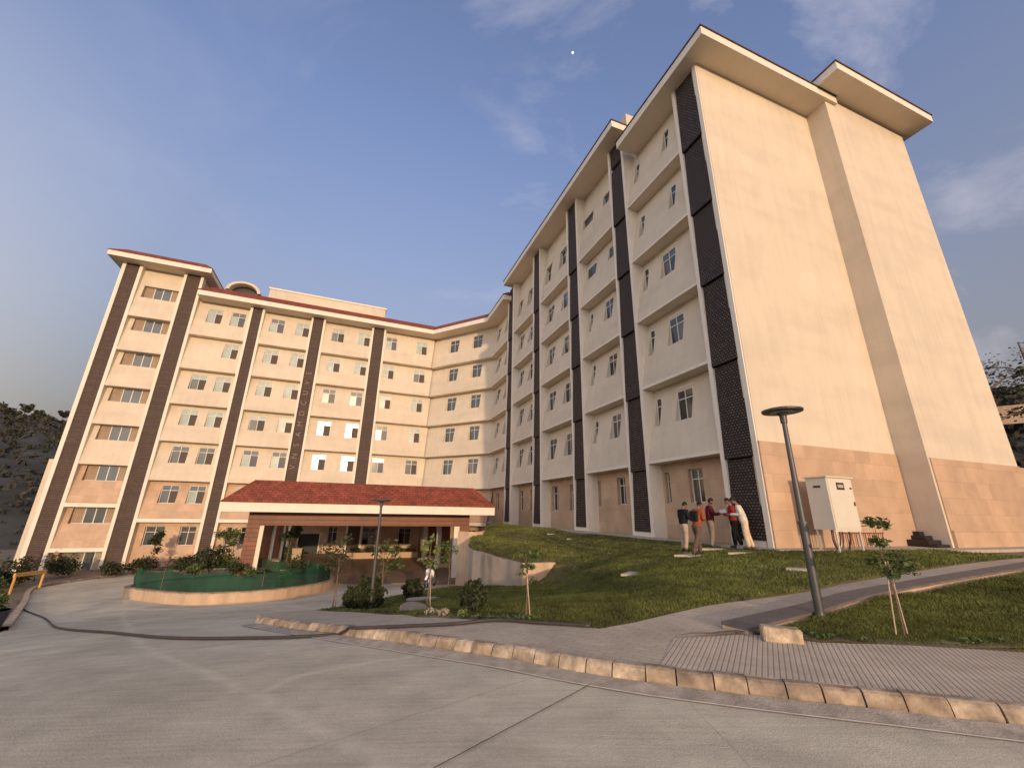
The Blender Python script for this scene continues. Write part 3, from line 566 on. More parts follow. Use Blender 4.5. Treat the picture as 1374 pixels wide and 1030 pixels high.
# retaining wall
def retaining():
    root = thing('retaining_wall', 'stained concrete retaining wall between the porch drive and the lawn', 'wall')
    tops = [-.39, -.27, -.17, -.10, -.02]; L = ret_line[:5]; mb = MB(); c = MB()
    for i in range(len(L) - 1):
        a, b = L[i], L[i + 1]; d = (Vector(b) - Vector(a)).normalized(); n_ = Vector((d.y, -d.x)) * .22
        a2 = tuple(Vector(a) + n_); b2 = tuple(Vector(b) + n_)
        for q0, q1 in ((a, b), (b2, a2)):
            zz = (tops[i], tops[i + 1]) if q0 == a else (tops[i + 1], tops[i])
            mb.poly([(*q0, -3.2), (*q1, -3.2), (*q1, zz[1]), (*q0, zz[0])])
        mb.poly([(*a, tops[i]), (*b, tops[i + 1]), (*b2, tops[i + 1]), (*a2, tops[i])])
    mb.build('wall_face', M['retain'], root)
    c.poly([(.55,17.95,-2.6),(1.95,18.5,-2.6),(1.95,18.5,-.36),(.55,17.95,-.36)]); c.poly([(.55,17.95,-.36),(1.95,18.5,-.36),(1.85,18.74,-.36),(.47,18.17,-.36)]); c.poly([(1.95,18.5,-2.6),(1.85,18.74,-2.6),(1.85,18.74,-.36),(1.95,18.5,-.36)])
    c.build('return_wall', M['planter'], root)
    r2 = thing('stub_wall', 'short rounded beige wall end beside the porch column above the drive', 'wall'); mb = MB(); L = smoothcurve([(-3.0,25.3),(-2.3,25.0),(-1.75,25.3),(-1.5,26.2),(-1.6,31),(-1.3,36)], 4)
    for i in range(len(L) - 1):
        a, b = L[i], L[i + 1]; mb.poly([(*a, -3), (*b, -3), (*b, .50), (*a, .50)]); d = (Vector(b) - Vector(a)).normalized(); n_ = Vector((-d.y, d.x)) * .2
        a2, b2 = tuple(Vector(a) + n_), tuple(Vector(b) + n_); mb.poly([(*a, .5), (*b, .5), (*b2, .5), (*a2, .5)])
    mb.build('wall_face', M['planter'], r2)
retaining()

# ------------------------------------------------------------------ buildings
def wall_cells(mb, F, ua, ub, z0, z1, prof, ops=(), ow=.62, ka=0, kb=0, mi=0):
    """wall of one bay: prof(z) gives its set-back; ops are openings (u0,u1,z0,z1) with reveals back to ow"""
    us = sorted({0., 1.} | {(o[k] - ua) / (ub - ua) for o in ops for k in (0, 1)})
    zs = sorted({z0, z1} | {p for p in prof.k if z0 < p < z1} | {o[k] for o in ops for k in (2, 3)})
    U = lambda t, z: (ua + t * (ub - ua)) + ((ka * (1 - t) if t == 0 else 0) + (kb if t == 1 else 0)) * prof(z)
    for z_a, z_b in zip(zs, zs[1:]):
        for ta, tb in zip(us, us[1:]):
            um = ua + (ta + tb) / 2 * (ub - ua); zm = (z_a + z_b) / 2
            if any(o[0] < um < o[1] and o[2] < zm < o[3] for o in ops): continue
            q = [(U(ta, z_a), z_a), (U(tb, z_a), z_a), (U(tb, z_b), z_b), (U(ta, z_b), z_b)]
            mb.poly([F(u, prof(z), z) for u, z in q], q, mi)
    for a, b, c, d in ops:
        W = max(ow, prof(d) + .03) + .05
        mb.poly([F(a, prof(c), c), F(a, prof(d), d), F(a, W, d), F(a, W, c)], [(0, c), (0, d), (.3, d), (.3, c)], mi)
        mb.poly([F(b, prof(d), d), F(b, prof(c), c), F(b, W, c), F(b, W, d)], [(0, d), (0, c), (.3, c), (.3, d)], mi)
        mb.poly([F(a, prof(c), c), F(a, W, c), F(b, W, c), F(b, prof(c), c)], [(a, 0), (a, .3), (b, .3), (b, 0)], mi)
        mb.poly([F(a, prof(d), d), F(b, prof(d), d), F(b, W, d), F(a, W, d)], [(a, 0), (b, 0), (b, .3), (a, .3)], mi)
class Prof:
    def __init__(s, pts): s.p = pts; s.k = [z for z, _ in pts]
    def __call__(s, z): return float(np.interp(z, s.k, [a for _, a in s.p]))
def slope(z0, z1, rec=.7, lip=.13): return Prof([(z0, 0), (z0 + lip, 0), (z1, rec)])
def flat(z0, z1, a=.7): return Prof([(z0, a), (z1, a)])

WCACHE = {}
def window(F, u0, u1, z0, z1, a, style, parent):
    """frame mesh (part) with panes (sub-parts), placed in facade frame F at set-back a"""
    vr = random.choice((0, 0, 0, 1, 2)); w_, h = u1 - u0, z1 - z0; key = (round(w_, 2), round(h, 2), style, vr)
    if key not in WCACHE:
        f = MB(); t = .045; x = -w_ / 2; P = lambda u, a_, z: (u, a_, z)
        parts = []
        def fr(xa, xb, za, zb, d0=0, d1=.06): f.box(P, xa, xb, d0, d1, za, zb)
        fr(x, x + t, 0, h); fr(-x - t, -x, 0, h); fr(x + t, -x - t, 0, t); fr(x + t, -x - t, h - t, h)
        def pane(xa, xb, za, zb, dd): m = MB(); m.box(P, xa, xb, dd, dd + .012, za, zb); return m
        tz = h * .69
        if style == 'slim':
            fr(x + t, -x - t, tz, tz + t); parts = [('pane', pane(x + t, -x - t, t, tz, .025), 'glass_dark'), ('transom_pane', pane(x + t, -x - t, tz + t, h - t, .025), 'glass_dark')]
        elif style == 'low':
            fr(-t / 2, t / 2, t, h - t); fr(x + t, -t / 2, h * .5 - t / 2, h * .5 + t / 2); fr(t / 2, -x - t, h * .5 - t / 2, h * .5 + t / 2)
            parts = [('pane', pane(x + t, -t / 2, t, h - t, .07), 'glass_dark'), ('pane', pane(t / 2, -x - t, t, h - t, .07), 'glass_dark')]
        elif style == 'slider':
            g0, g1 = -w_ * .5 + .82, w_ * .5 - .62
            fr(g0 - .05, g0 + .02, t, h - t, -.01, .05); fr(g1 - .02, g1 + .05, t, h - t, -.01, .05); m_ = (g0 + g1) / 2; fr(m_ - .035, m_ + .035, t, h - t, -.01, .05)
            f.f = f.f[12:]; f.uv = f.uv[12:]; f.mi = f.mi[12:]
            parts = [('pane', pane(g0 + .02, m_ - .035, t, h - t, .03), 'glass_mid'), ('pane', pane(m_ + .035, g1 - .02, t, h - t, .02), 'glass_mid'),
                     ('side_panel', pane(x, g0 - .05, 0, h, .03), 'sidepanel'), ('side_panel', pane(g1 + .05, -x, 0, h, .03), 'sidepanel')]
        else:
            fr(-t / 2, t / 2, t, tz); fr(x + t, -x - t, tz, tz + t); fr(-t / 2, t / 2, tz + t, h - t)
            L_, Rr_, T_ = {'pale': ('glass_teal', 'mesh', 'glass_teal'), 'mid': ('glass_mid', 'mesh', 'glass_mid'), 'dark': ('glass_dark', 'glass_dark', 'glass_dark')}[style]
            if vr == 1: L_ = {'pale': 'glass_mid', 'mid': 'glass_teal', 'dark': 'glass_curtain'}[style]
            if vr == 2: Rr_ = {'pale': 'glass_dark', 'mid': 'glass_dark', 'dark': 'glass_curtain'}[style]; T_ = {'pale': 'glass_mid', 'mid': 'glass_teal', 'dark': 'glass_mid'}[style]
            parts = [('pane', pane(x + t, -t / 2, t, tz, .03), L_), ('mesh_sash' if style != 'dark' else 'pane', pane(t / 2, -x - t, t, tz, .015), Rr_), ('transom_pane', pane(x + t, -t / 2, tz + t, h - t, .03), T_), ('transom_pane', pane(t / 2, -x - t, tz + t, h - t, .03), T_)]
        o = f.build('window', M['frame']); me = o.data; bpy.data.objects.remove(o); res = []
        for nm, m_, mk in parts:
            oo = m_.build(nm, M[mk]); res.append((nm, oo.data)); bpy.data.objects.remove(oo)
        WCACHE[key] = (me, res)
    me, res = WCACHE[key]; o = link('window', me, parent); p = F((u0 + u1) / 2, a, z0)
    ang = math.atan2(F.e.y, F.e.x); o.location = p; o.rotation_euler = (0, 0, ang)
    for nm, d in res: link(nm, d, o)
    return o

def roof_poly(root, pts, zs, fh, rise, inset, name='roof', tm='tile'):
    """eaves polygon (counter-clockwise seen from above), soffit at zs, fascia height fh, tiled skirt rising inward"""
    def inset_pts(d):
        r = []; n = len(pts)
        for i in range(n):
            p0, p1, p2 = Vector(pts[i - 1]), Vector(pts[i]), Vector(pts[(i + 1) % n]); a = (p1 - p0).normalized(); b = (p2 - p1).normalized()
            na, nb = Vector((-a.y, a.x)), Vector((-b.y, b.x)); k = d / max(.2, 1 + na.dot(nb)); r.append(tuple(p1 + (na + nb) * k))
        return r
    f = MB(); n = len(pts); zt = zs + fh
    for i in range(n):
        a, b = pts[i], pts[(i + 1) % n]; f.poly([(*a, zs), (*b, zs), (*b, zt), (*a, zt)])
    f.build('fascia', M['white'], root); s = MB(); s.poly([(*p, zs) for p in reversed(pts)]); s.build('soffit', M['soffit'], root)
    e = inset_pts(-.05); i1 = inset_pts(inset); t = MB()
    for i in range(n):
        a, b, c, d = e[i], e[(i + 1) % n], i1[(i + 1) % n], i1[i]; L = (Vector(b) - Vector(a)).length; S = math.hypot(inset, rise)
        t.poly([(*a, zt + .003), (*b, zt + .003), (*b, zt + .06), (*a, zt + .06)], [(0, 0), (L, 0), (L, .06), (0, .06)])
        t.poly([(*a, zt + .06), (*b, zt + .06), (*c, zt + rise), (*d, zt + rise)], [(0, 0), (L, 0), (L - inset, S), (inset, S)])
    t.poly([(*p, zt + .003) for p in reversed(e)]); o = t.build(name, M[tm], root)
    tp = MB(); tp.poly([(*p, zt + rise - .004) for p in i1]); tp.build('roof_deck', M['slab'], root)
    return o

Z0 = 3.86
LZ = [Z0 + 3.6 * k for k in range(5)]          # 3.86 7.46 11.06 14.66 18.26
# ---------------- right wing
RW = thing('right_wing', 'tall right wing of the building with sunlit blank end wall and dark screens', 'building')
wallC, wallS, ledge, fins = MB(), MB(), MB(), MB()
baysA = [(11.64, 15.75, 22.05, 0, 0), (17.29, 21.36, 23.75, 0, 0), (22.97, 27.74, 23.75, 0, 0), (29.35, 34.03, 23.75, 0, 0), (35.82, 40.99, 22.3, 0, .374)]
def k_(l): return [(a * 1.013, b * 1.013) for a, b in l]
for bi, (ua, ub, top, ka, kb) in enumerate(baysA):
    wallC, wallS, ledge = MB(), MB(), MB()
    for st in range(6):
        z0 = .62 if st == 0 else LZ[st - 1]; z1 = (LZ[st] if st < 5 else top)
        base = z0
        if bi == 0:
            if st == 0: W = [(13.32, 14.12, 2.12, 3.50, 'dark'), (15.28, 15.6, 2.12, 3.48, 'slim')]
            elif st <= 3: W = [(13.15, 14.12, base + 1.72, base + 3.12, 'dark'), (15.15, 15.52, base + 1.72, base + 3.12, 'slim')]
            else: W = [(12.6, 13.0, base + (1.42 if st == 5 else 1.42), base + 2.85, 'slim'), (15.0, 15.38, base + 1.42, base + 2.85, 'slim')]
        elif bi == 1:
            if st == 0: W = [(18.65, 19.4, 2.1, 3.5, 'dark'), (20.95, 21.3, 2.05, 3.44, 'slim')]
            elif st <= 3: W = [(18.4, 19.28, base + 1.72, base + 3.1, 'dark'), (20.7, 21.07, base + 1.72, base + 3.1, 'slim')]
            elif st == 4: W = [(19.95, 21.05, base + 2.0, base + 2.9, 'low'), (17.9, 18.5, base + 2.0, base + 2.9, 'low')]
            else: W = [(19.85, 21.2, base + 2.5, base + 3.3, 'low'), (17.9, 18.6, base + 2.5, base + 3.3, 'low')]
        elif bi == 2:
            if st == 0: W = [(26.5, 27.45, 1.78, 3.44, 'dark'), (23.9, 24.8, 1.78, 3.44, 'dark')]
            else: W = [(26.2, 27.35, base + 1.42, base + (2.95 if st < 5 else 3.1), 'dark'), (23.6, 24.75, base + 1.42, base + (2.95 if st < 5 else 3.1), 'dark')]
        elif bi == 3:
            if st == 0: W = [(32.9, 33.85, 1.78, 3.40, 'dark'), (30.5, 31.45, 1.78, 3.4, 'dark')]
            else: W = [(32.6, 33.6, base + 1.42, base + 3.05, 'dark'), (30.2, 31.2, base + 1.42, base + 3.05, 'dark')]
        else:
            if st == 0: W = [(39.3, 40.2, 1.78, 3.4, 'dark'), (37.0, 37.9, 1.78, 3.4, 'dark')]
            else: W = [(39.3, 40.3, base + 1.42, base + 3.1, 'dark'), (36.6, 37.6, base + 1.42, base + 3.1, 'dark')]
        pr = flat(z0, z1, .7) if st == 0 else slope(z0, z1)
        ow = .93 if st == 0 else .60
        wall_cells(wallS if st == 0 else wallC, FA, ua, ub, z0, z1, pr, [w_[:4] for w_ in W], ow, ka, kb)
        for a, b, c, d, s in W:
            aa = max(ow, pr(d) + .03) if st else ow; window(FA, a, b, c, d, aa, s, RW)
            if bi < 2 and st and s == 'dark':     # small drip hood above the big windows
                hh = MB(); hh.box(FA, a - .08, b + .08, pr(d + .2) - .03, pr(d + .2) + .1, d + .12, d + .19); hh.build('drip_hood', M['white'], RW)
        if st:   # soffit under the ledge
            tr_ = MB(); tr_.box(FA, ua + .002, ub - .002 + (kb and .0), -.014, -.002, z0 - .004, z0 + .115); tr_.build('ledge_trim', M['white'], RW)
            kb7 = kb * .72
            ledge = MB(); ledge.poly([FA(ua, 0, z0), FA(ua, .72, z0), FA(ub + kb7, .72, z0), FA(ub, 0, z0)]); ledge.build('ledge_soffit', M['soffit'], RW)
    wallC.build('wall', M['cream'], RW); wallS.build('stone_wall', M['stone'], RW)
fin_u = [(10.055, 10.25, 22.05), (11.45, 11.64, 22.05), (15.75, 15.95, 23.75), (17.11, 17.29, 23.75), (21.36, 21.56, 23.75), (22.76, 22.97, 23.75), (27.74, 27.95, 23.75), (29.13, 29.35, 23.75), (34.03, 34.38, 23.75), (35.55, 35.80, 22.3)]
for a, b, t in fin_u:
    m = MB(); m.box(FA, a, b, -.035, .78, .60, t); m.build('fin', M['white'], RW)
strips = [(10.25, 11.45, 22.05), (15.95, 17.11, 22.05), (21.56, 22.76, 23.75), (27.95, 29.13, 23.75), (34.38, 35.55, 23.75)]
for si, (a, b, t) in enumerate(strips):
    seams = [.86] + [z - .28 for z in LZ] + [t]
    back = MB(); back.box(FA, a, b, .30, .78, .60, 23.75 if si == 1 else t); back.build('screen_backing', M['white'], RW)
    m0 = MB(); m0.box(FA, a, b, .02, .29, .602, .855); m0.build('screen_plinth', M['white'], RW)
    if si == 1: m0 = MB(); m0.box(FA, a, b, .06, .29, 22.3, 23.74); m0.build('screen_panel', M['screen'], RW)
    for z0, z1 in zip(seams, seams[1:]):
        m = MB(); lo, hi = -.05, .07; zs_ = [z0 + .02, z1 - .02]
        ring = lambda z, o: [FA(a, o, z), FA(b, o, z), FA(b, .28, z), FA(a, .28, z)]
        A_, B_ = ring(zs_[0], lo), ring(zs_[1], hi)
        m.poly([A_[0], A_[1], B_[1], B_[0]], [(a, z0), (b, z0), (b, z1), (a, z1)])
        m.poly([A_[3], A_[2], A_[1], A_[0]], [(0, 0)] * 4); m.poly(B_, [(0, 0)] * 4); m.poly([A_[3], A_[0], B_[0], B_[3]], [(0, z0), (.2, z0), (.2, z1), (0, z1)]); m.poly([A_[1], A_[2], B_[2], B_[1]], [(0, z0), (.2, z0), (.2, z1), (0, z1)])
        m.build('screen_panel', M['screen'], RW)
# end walls
e = MB(); e.box(FB, 12.72, 20.24, 0, .3, 4.08, 22.05); e.box(FB, 20.24, 26.8, -.96, .3, .5, 22.35); e.build('end_wall', M['cream'], RW)
e = MB(); e.box(FB, 12.70, 20.20, -.04, .3, .5, 4.08); e.box(FB, 20.36, 26.83, -1.0, .3, 1.25, 3.86); e.box(FB, 20.36, 26.9, -1.06, .3, .3, 1.25); e.box(FB, 26.9, 48, -1.06, -.76, .3, 1.25); e.box(FB, 26.83, 48, -1.0, -.76, 1.25, 3.82); e.build('stone_plinth', M['stone'], RW)
st_ = MB()
for k in range(4): st_.box(FB, 19.45 + (.16 * k if k > 1 else 0), 20.23, -.90 + .22 * k, -.05, .62 + .14 * k, .62 + .14 * (k + 1))
st_.build('entrance_step', M['granite'], RW)
core = MB()
core.box(FA, 10.33, 35, .96, 14.0, -3, 22.0); core.box(FA, 35, 42.5, .96, 14.0, -3.4, 22.2); core.box(FA, 16.2, 34.9, .98, 12.0, 21.5, 23.7)
core.build('inner_wall', M['cream'], RW)
# apron of pavement at the foot of the wing
def strip_sheet(name, pts, m, dz): return kind(sheet(name, pts, .6, dz, m, 0, .1), 'structure')
apron = [Pxy(FB, 12.2, -.52), Pxy(FB, 17.9, -1.62), Pxy(FB, 20.5, -1.75), Pxy(FB, 27, -1.9), Pxy(FB, 48, -1.9), Pxy(FB, 48, -1.0), Pxy(FB, 20.3, -.9), Pxy(FB, 20.2, .05), Pxy(FB, 12.6, .05), Pxy(FA, 24, .05), Pxy(FA, 40, .05), Pxy(FA, 40, -.32), Pxy(FA, 36, -.31), Pxy(FA, 24, -.36), Pxy(FA, 10.0, -.36)]
strip_sheet('apron', apron, M['slab'], lambda x, y: 0 * x + .665)
# roofs: polygons in facade coordinates, counter-clockwise from above
def poly2(F, l): return [Pxy(F, u, a) for u, a in l]
r1 = poly2(FA, [(8.93, -.70), (8.93, 8.1), (15.44, 8.1), (15.44, -.70)])
def ccw(p):
    s = sum(p[i - 1][0] * p[i][1] - p[i][0] * p[i - 1][1] for i in range(len(p))); return p if s > 0 else p[::-1]
r1 = ccw(poly2(FA, [(8.93, -.70), (15.44, -.70), (15.44, 8.3), (8.93, 8.3)])); roof_poly(RW, r1, 22.05, .46, .8, .9, tm='tile_dark')
r3 = ccw(poly2(FA, [(7.95, 6.9), (17, 6.9), (17, 14.8), (7.95, 14.8)])); roof_poly(RW, r3, 22.55, .46, .8, .9, tm='tile_dark')
r2 = ccw(poly2(FA, [(15.46, -.90), (34.9, -.90), (34.9, 12.5), (15.46, 12.5)])); roof_poly(RW, r2, 23.75, .46, .85, .9, tm='tile_dark')

# ---------------- left wing
LWg = thing('left_wing', 'long left wing with brown vertical bands and red tiled eaves behind the porch', 'building')
wallC, wallS, ledge, band = MB(), MB(), MB(), MB()
baysM = [('A', FM, -16.6, -11.86, 0, 0), ('B', FM, -10.5, -5.87, 0, 0), ('C', FM, -4.4, .64, 0, 0), ('D', FM, 2.24, 7.9, 0, .468), ('S', FS, 0, 8.75, -.468, .374)]
pairs = {'A': [(-15.62, -14.3), (-13.52, -12.22)], 'B': [(-9.85, -8.48), (-7.3, -5.96)], 'C': [(-3.62, -2.26), (-.76, .58)], 'D': [(2.4, 3.68), (6.0, 7.33)], 'S': [(2.38, 3.75), (5.73, 7.1)]}
def fin_bay():
    wallC.build('wall', M['cream'], LWg); wallS.build('stone_wall', M['stone'], LWg)
    if band.f: band.build('ledge_band', M['white'], LWg)
for nm, F, ua, ub, ka, kb in baysM:
    wallC, wallS, ledge, band = MB(), MB(), MB(), MB()
    for st in range(-1, 6):
        z0 = LZ[st - 1] if st >= 1 else (.26 if st == 0 else -3.5); z1 = LZ[st] if 0 <= st < 5 else (.26 if st == -1 else 22.3)
        ops = []
        P2 = [p for p in pairs[nm]]
        if st == -1:
            zb, zt = -1.75, -.12
            if nm == 'B': ops = [(-9.92, -9.44, zb, -.17, 'slim'), (-8.72, -8.24, zb, -.17, 'slim')]
            elif nm == 'C': ops = [(-3.64, -1.78, -2.78, -.77, 'door'), (-1.0, -.14, zb, zt, 'dark')]
            elif nm == 'D': ops = [(2.3, 3.62, -1.85, -.22, 'dark'), (6.0, 7.3, -1.85, -.22, 'dark')]
            elif nm == 'S': ops = [(.5, 2.6, -2.8, -.2, 'door'), (5.73, 7.1, -1.85, -.22, 'dark')]
            else: ops = [(-16.1, -14.65, zb, zt, 'mid'), (-13.5, -12.28, zb, zt, 'mid')]
        else:
            for wi, (a, b) in enumerate(P2):
                if nm == 'A' and st == 4 and wi == 0: continue
                zz = (z0 + 1.62, z0 + 3.24 if st < 5 else z0 + 3.3)
                style = 'dark' if nm == 'S' else ('mid' if st <= 0 or nm == 'A' and st < 2 else 'pale')
                if nm == 'D' and st < 2: style = 'mid'
                ops.append((a, b, zz[0], zz[1], style))
        pr = flat(z0, z1, .7) if st == -1 else (slope(z0, z1) if st else slope(z0, z1, .7, .28))
        ow = .93 if st == -1 else .60
        wall_cells(wallS if st <= 0 else wallC, F, ua, ub, z0, z1, pr, [o[:4] for o in ops], ow, ka, kb)
        if st == 0:
            q = [F(ua, -.02, .25), F(ub, -.02, .25), F(ub, -.02, .55), F(ua, -.02, .55)]; band.poly(q); band.poly([F(ua, -.02, .55), F(ub, -.02, .55), F(ub, .1, .55), F(ua, .1, .55)])
        for a, b, c, d, s in ops:
            aa = max(ow, pr(d) + .03) if st >= 0 else ow
            if s == 'door':
                m = MB(); m.box(F, a, b, ow, ow + .04, c, d); dd = m.build('door', M['dark'], LWg); m = MB(); m.box(F, a - .1, a, .62, ow, c, d + .1); m.box(F, b, b + .1, .62, ow, c, d + .1); m.build('door_frame', M['white'], dd)
            else: window(F, a, b, c, d, aa, s, LWg)
        if st >= 0: ledge = MB(); ledge.poly([F(ua + ka * 0, 0, z0), F(ua + ka * .72, .72, z0), F(ub + kb * .72, .72, z0), F(ub, 0, z0)]); ledge.build('ledge_soffit', M['soffit'], LWg)
    fin_bay()
# tower bay
wallC, wallS, ledge, band = MB(), MB(), MB(), MB()
for k in range(8):
    z0 = 19.3 - 3.57 * k; z1 = z0 + 3.57 if k else 24.8
    if k == 7: z0 = -4.2; z1 = -2.12
    pr = flat(z0, z1, .7) if k == 7 else slope(z0, z1, .6, .28 if k > 4 else .13)
    wz_ = (21.48, 22.82) if k == 0 else ((z1 - 1.36, z1 - .03) if k < 7 else (-3.7, -2.15))
    op = [(-21.35, -18.5, wz_[0], wz_[1])]
    wall_cells(wallS if k >= 5 else wallC, FM, -21.75, -18.3, z0, z1, pr, op, .66); window(FM, -21.33, -18.52, wz_[0], wz_[1], .66 if k < 7 else .93, 'slider', LWg)
    if k < 7: ledge = MB(); ledge.poly([FM(-21.75, 0, z0), FM(-21.75, .72, z0), FM(-18.3, .72, z0), FM(-18.3, 0, z0)]); ledge.build('ledge_soffit', M['soffit'], LWg)
    if 4 < k < 7: band = MB(); band.poly([FM(-21.75, -.02, z0 - .01), FM(-18.3, -.02, z0 - .01), FM(-18.3, -.02, z0 + .3), FM(-21.75, -.02, z0 + .3)]); band.build('ledge_band', M['white'], LWg); band = MB()
fin_bay()
for a, b, t in [(-23.4, -23.1, 24.8), (-22.02, -21.75, 24.8), (-18.3, -18.06, 24.8), (-16.85, -16.6, 24.8), (-11.86, -11.62, 22.3), (-10.72, -10.5, 22.3), (-5.87, -5.69, 22.3), (-4.62, -4.4, 22.3), (.64, .84, 22.3), (2.03, 2.24, 22.3)]:
    m = MB(); m.box(FM, a, b, -.035, .78, -4.2, t); m.build('fin', M['white'], LWg)
bandobj = None
for i, (a, b, t) in enumerate([(-23.1, -22.02, 24.8), (-18.06, -16.85, 24.8), (-11.62, -10.72, 22.3), (-5.69, -4.62, 22.3), (.84, 2.03, 22.3)]):
    m = MB(); m.box(FM, a, b, .06, .78, -4.2, t); o = m.build('brown_band', M['screen_brown'], LWg)
    if i == 3: bandobj = o
# raised bronze characters climbing the fourth band, read from the bottom up
txt = 'VNSAMDCUVE'; zc = 5.6
for ch in txt:
    cu = bpy.data.curves.new('letter', 'FONT'); cu.body = ch; cu.size = .74; cu.extrude = .02; cu.align_x = 'CENTER'; cu.align_y = 'CENTER'; cu.materials.append(M['letter'])
    o = bpy.data.objects.new('letter', cu); COL.objects.link(o); dg = bpy.context.evaluated_depsgraph_get(); me = bpy.data.meshes.new_from_object(o.evaluated_get(dg)); bpy.data.objects.remove(o)
    o = link('letter', me, bandobj); p = FM(-5.2, .03, zc)
    X = Vector((0, 0, 1)); Yv = -dM; Zv = X.cross(Yv)     # text runs upward, letter tops point left
    o.matrix_world = Matrix(((X.x, Yv.x, Zv.x, p[0]), (X.y, Yv.y, Zv.y, p[1]), (X.z, Yv.z, Zv.z, p[2]), (0, 0, 0, 1))); zc += 1.12
# core behind
core = MB(); core.box(FM, -23.38, -16.62, .96, 13, -4.2, 24.7); core.box(FM, -16.62, 9.2, .97, 13, -4.2, 22.2)
core.box(FS, -.2, 9.5, .98, 13, -4.1, 22.15); core.build('inner_wall', M['cream'], LWg)
e = MB(); e.box(FM, -23.72, -23.42, .0, 3, -4.2, 5.3); e.build('side_pier', M['cream'], LWg)
def isect(p, d, q, e_):
    den = d.x * e_.y - d.y * e_.x; t = ((q.x - p.x) * e_.y - (q.y - p.y) * e_.x) / den; r = p + d * t; return (r.x, r.y)
oh = .95
pM = FM.o - nM * oh; pS = FS.o - nS * oh; pA = FA.o - dB * .85
crease = isect(pM, dM, pS, dS); corner = isect(pS, dS, pA, dA)
bM = FM.o + nM * 13; bA = FA.o + dB * 13
main = [Pxy(FM, -16.5, -oh), crease, corner, Pxy(FA, 35.0, -.85), Pxy(FA, 35.0, 13), isect(bM, dM, bA, dA), Pxy(FM, -16.5, 13)]
roof_poly(LWg, ccw(main), 22.3, .52, .9, .85)
tow = ccw(poly2(FM, [(-24.25, -1.15), (-15.75, -1.15), (-15.75, 9), (-24.25, 9)])); roof_poly(LWg, tow, 24.8, .5, .85, .95)
ph = MB(); ph.box(FM, -11.6, 2.1, 5.0, 10, 23.0, 27.25); ph.build('rooftop_block', M['cream'], LWg)
ph = MB(); ph.box(FM, -11.7, 2.2, 4.9, 10.1, 27.25, 27.45); ph.build('rooftop_parapet', M['white'], LWg)
# barrel vault on the roof
v = MB(); v2 = MB(); ucen, rr_ = -14.3, 1.8
for k in range(12):
    t0, t1 = math.pi * k / 12, math.pi * (k + 1) / 12; c = lambda t, r: (ucen - math.cos(t) * r, 26.3 + math.sin(t) * r * .72)
    (a0, b0), (a1, b1), (c0, d0), (c1, d1) = c(t0, rr_), c(t1, rr_), c(t0, rr_ - .35), c(t1, rr_ - .35)
    v.poly([FM(a0, 5, b0), FM(a1, 5, b1), FM(a1, 9, b1), FM(a0, 9, b0)]); v.poly([FM(a0, 5, b0), FM(c0, 5, d0), FM(c1, 5, d1), FM(a1, 5, b1)]); v.poly([FM(c0, 5, d0), FM(c0, 6, d0), FM(c1, 6, d1), FM(c1, 5, d1)])
    v2.poly([FM(ucen, 6, 26.3), FM(c0, 6, d0), FM(c1, 6, d1)])
v.box(FM, ucen - rr_ - .6, ucen + rr_ + .3, 6.02, 9, 23, 26.3); v.build('roof_vault', M['cream'], LWg); v2.build('vault_shade_sheet', M['granite'], LWg)  # dark sheet closes the arch and stands in for the shade inside
# gable-end of roof vault seen above the right wing
v = MB(); v.box(FA, 15.7, 17.5, .4, 3.5, 24.5, 25.6); v.build('roof_upstand', M['cream'], RW)

# ------------------------------------------------------------------ porch
PO = thing('entrance_porch', 'drive-in entrance porch with red tiled skirt roof on wood clad columns', 'porch')
roof_poly(PO, ccw(poly2(FP, [(-6.2, 27.5), (9.69, 27.5), (9.69, 46.0), (-6.2, 46.0)])), 1.40, .50, 1.3, 1.2)
m = MB(); m.box(FP, -5.0, 8.35, 28.9, 29.35, .64, 1.396); m.build('front_beam', M['wood'], PO)
m = MB(); m.box(FP, -5.0, -4.55, 29.352, 46, .66, 1.396); m.build('side_beam', M['wood'], PO)
m = MB(); m.box(FP, 7.9, 8.35, 29.352, 46, .66, 1.396); m.build('side_beam', M['wood'], PO)
m = MB(); m.box(FP, -4.5, 7.85, 29.36, 46, 1.0, 1.2); m.build('ceiling', M['soffit'], PO)
for n_, N0 in enumerate((28.92, 34.4, 40.2)):
    for u0, u1, w0, w1 in ((-5.02, -4.36, -4.355, -4.13), (7.70, 8.37, 7.33, 7.695)):
        zb = g(*Pxy(FP, (u0 + u1) / 2, N0)) - .1
        c = MB(); c.box(FP, u0, u1, N0, N0 + .66, -2.25 if u0 < 0 else -2.3, .655 if n_ else .64); col_ = c.build('column', M['wood'], PO)
        c = MB(); c.box(FP, u0 - .04, u1 + .04, N0 - .04, N0 + .70, -2.9, -2.25 if u0 < 0 else -2.3); c.build('column_base', M['planter'], col_)
        c = MB(); c.box(FP, w0, w1, N0 + .1, N0 + .4, -2.75, 1.0); c.build('white_post', M['white'], PO)
kind(sheet('porch_floor', poly2(FP, [(-4.9, 27.9), (9.0, 27.9), (8.8, 47.7), (-4.9, 47.7)]), 2.0, lambda x, y: 0 * x - 2.60, mat('brown_porch_paving', (.28, .19, .13), .7, .1, 3, fn=brickfn(.3, .3, .01, .5, .7, .06)), R(20), .25), 'structure')
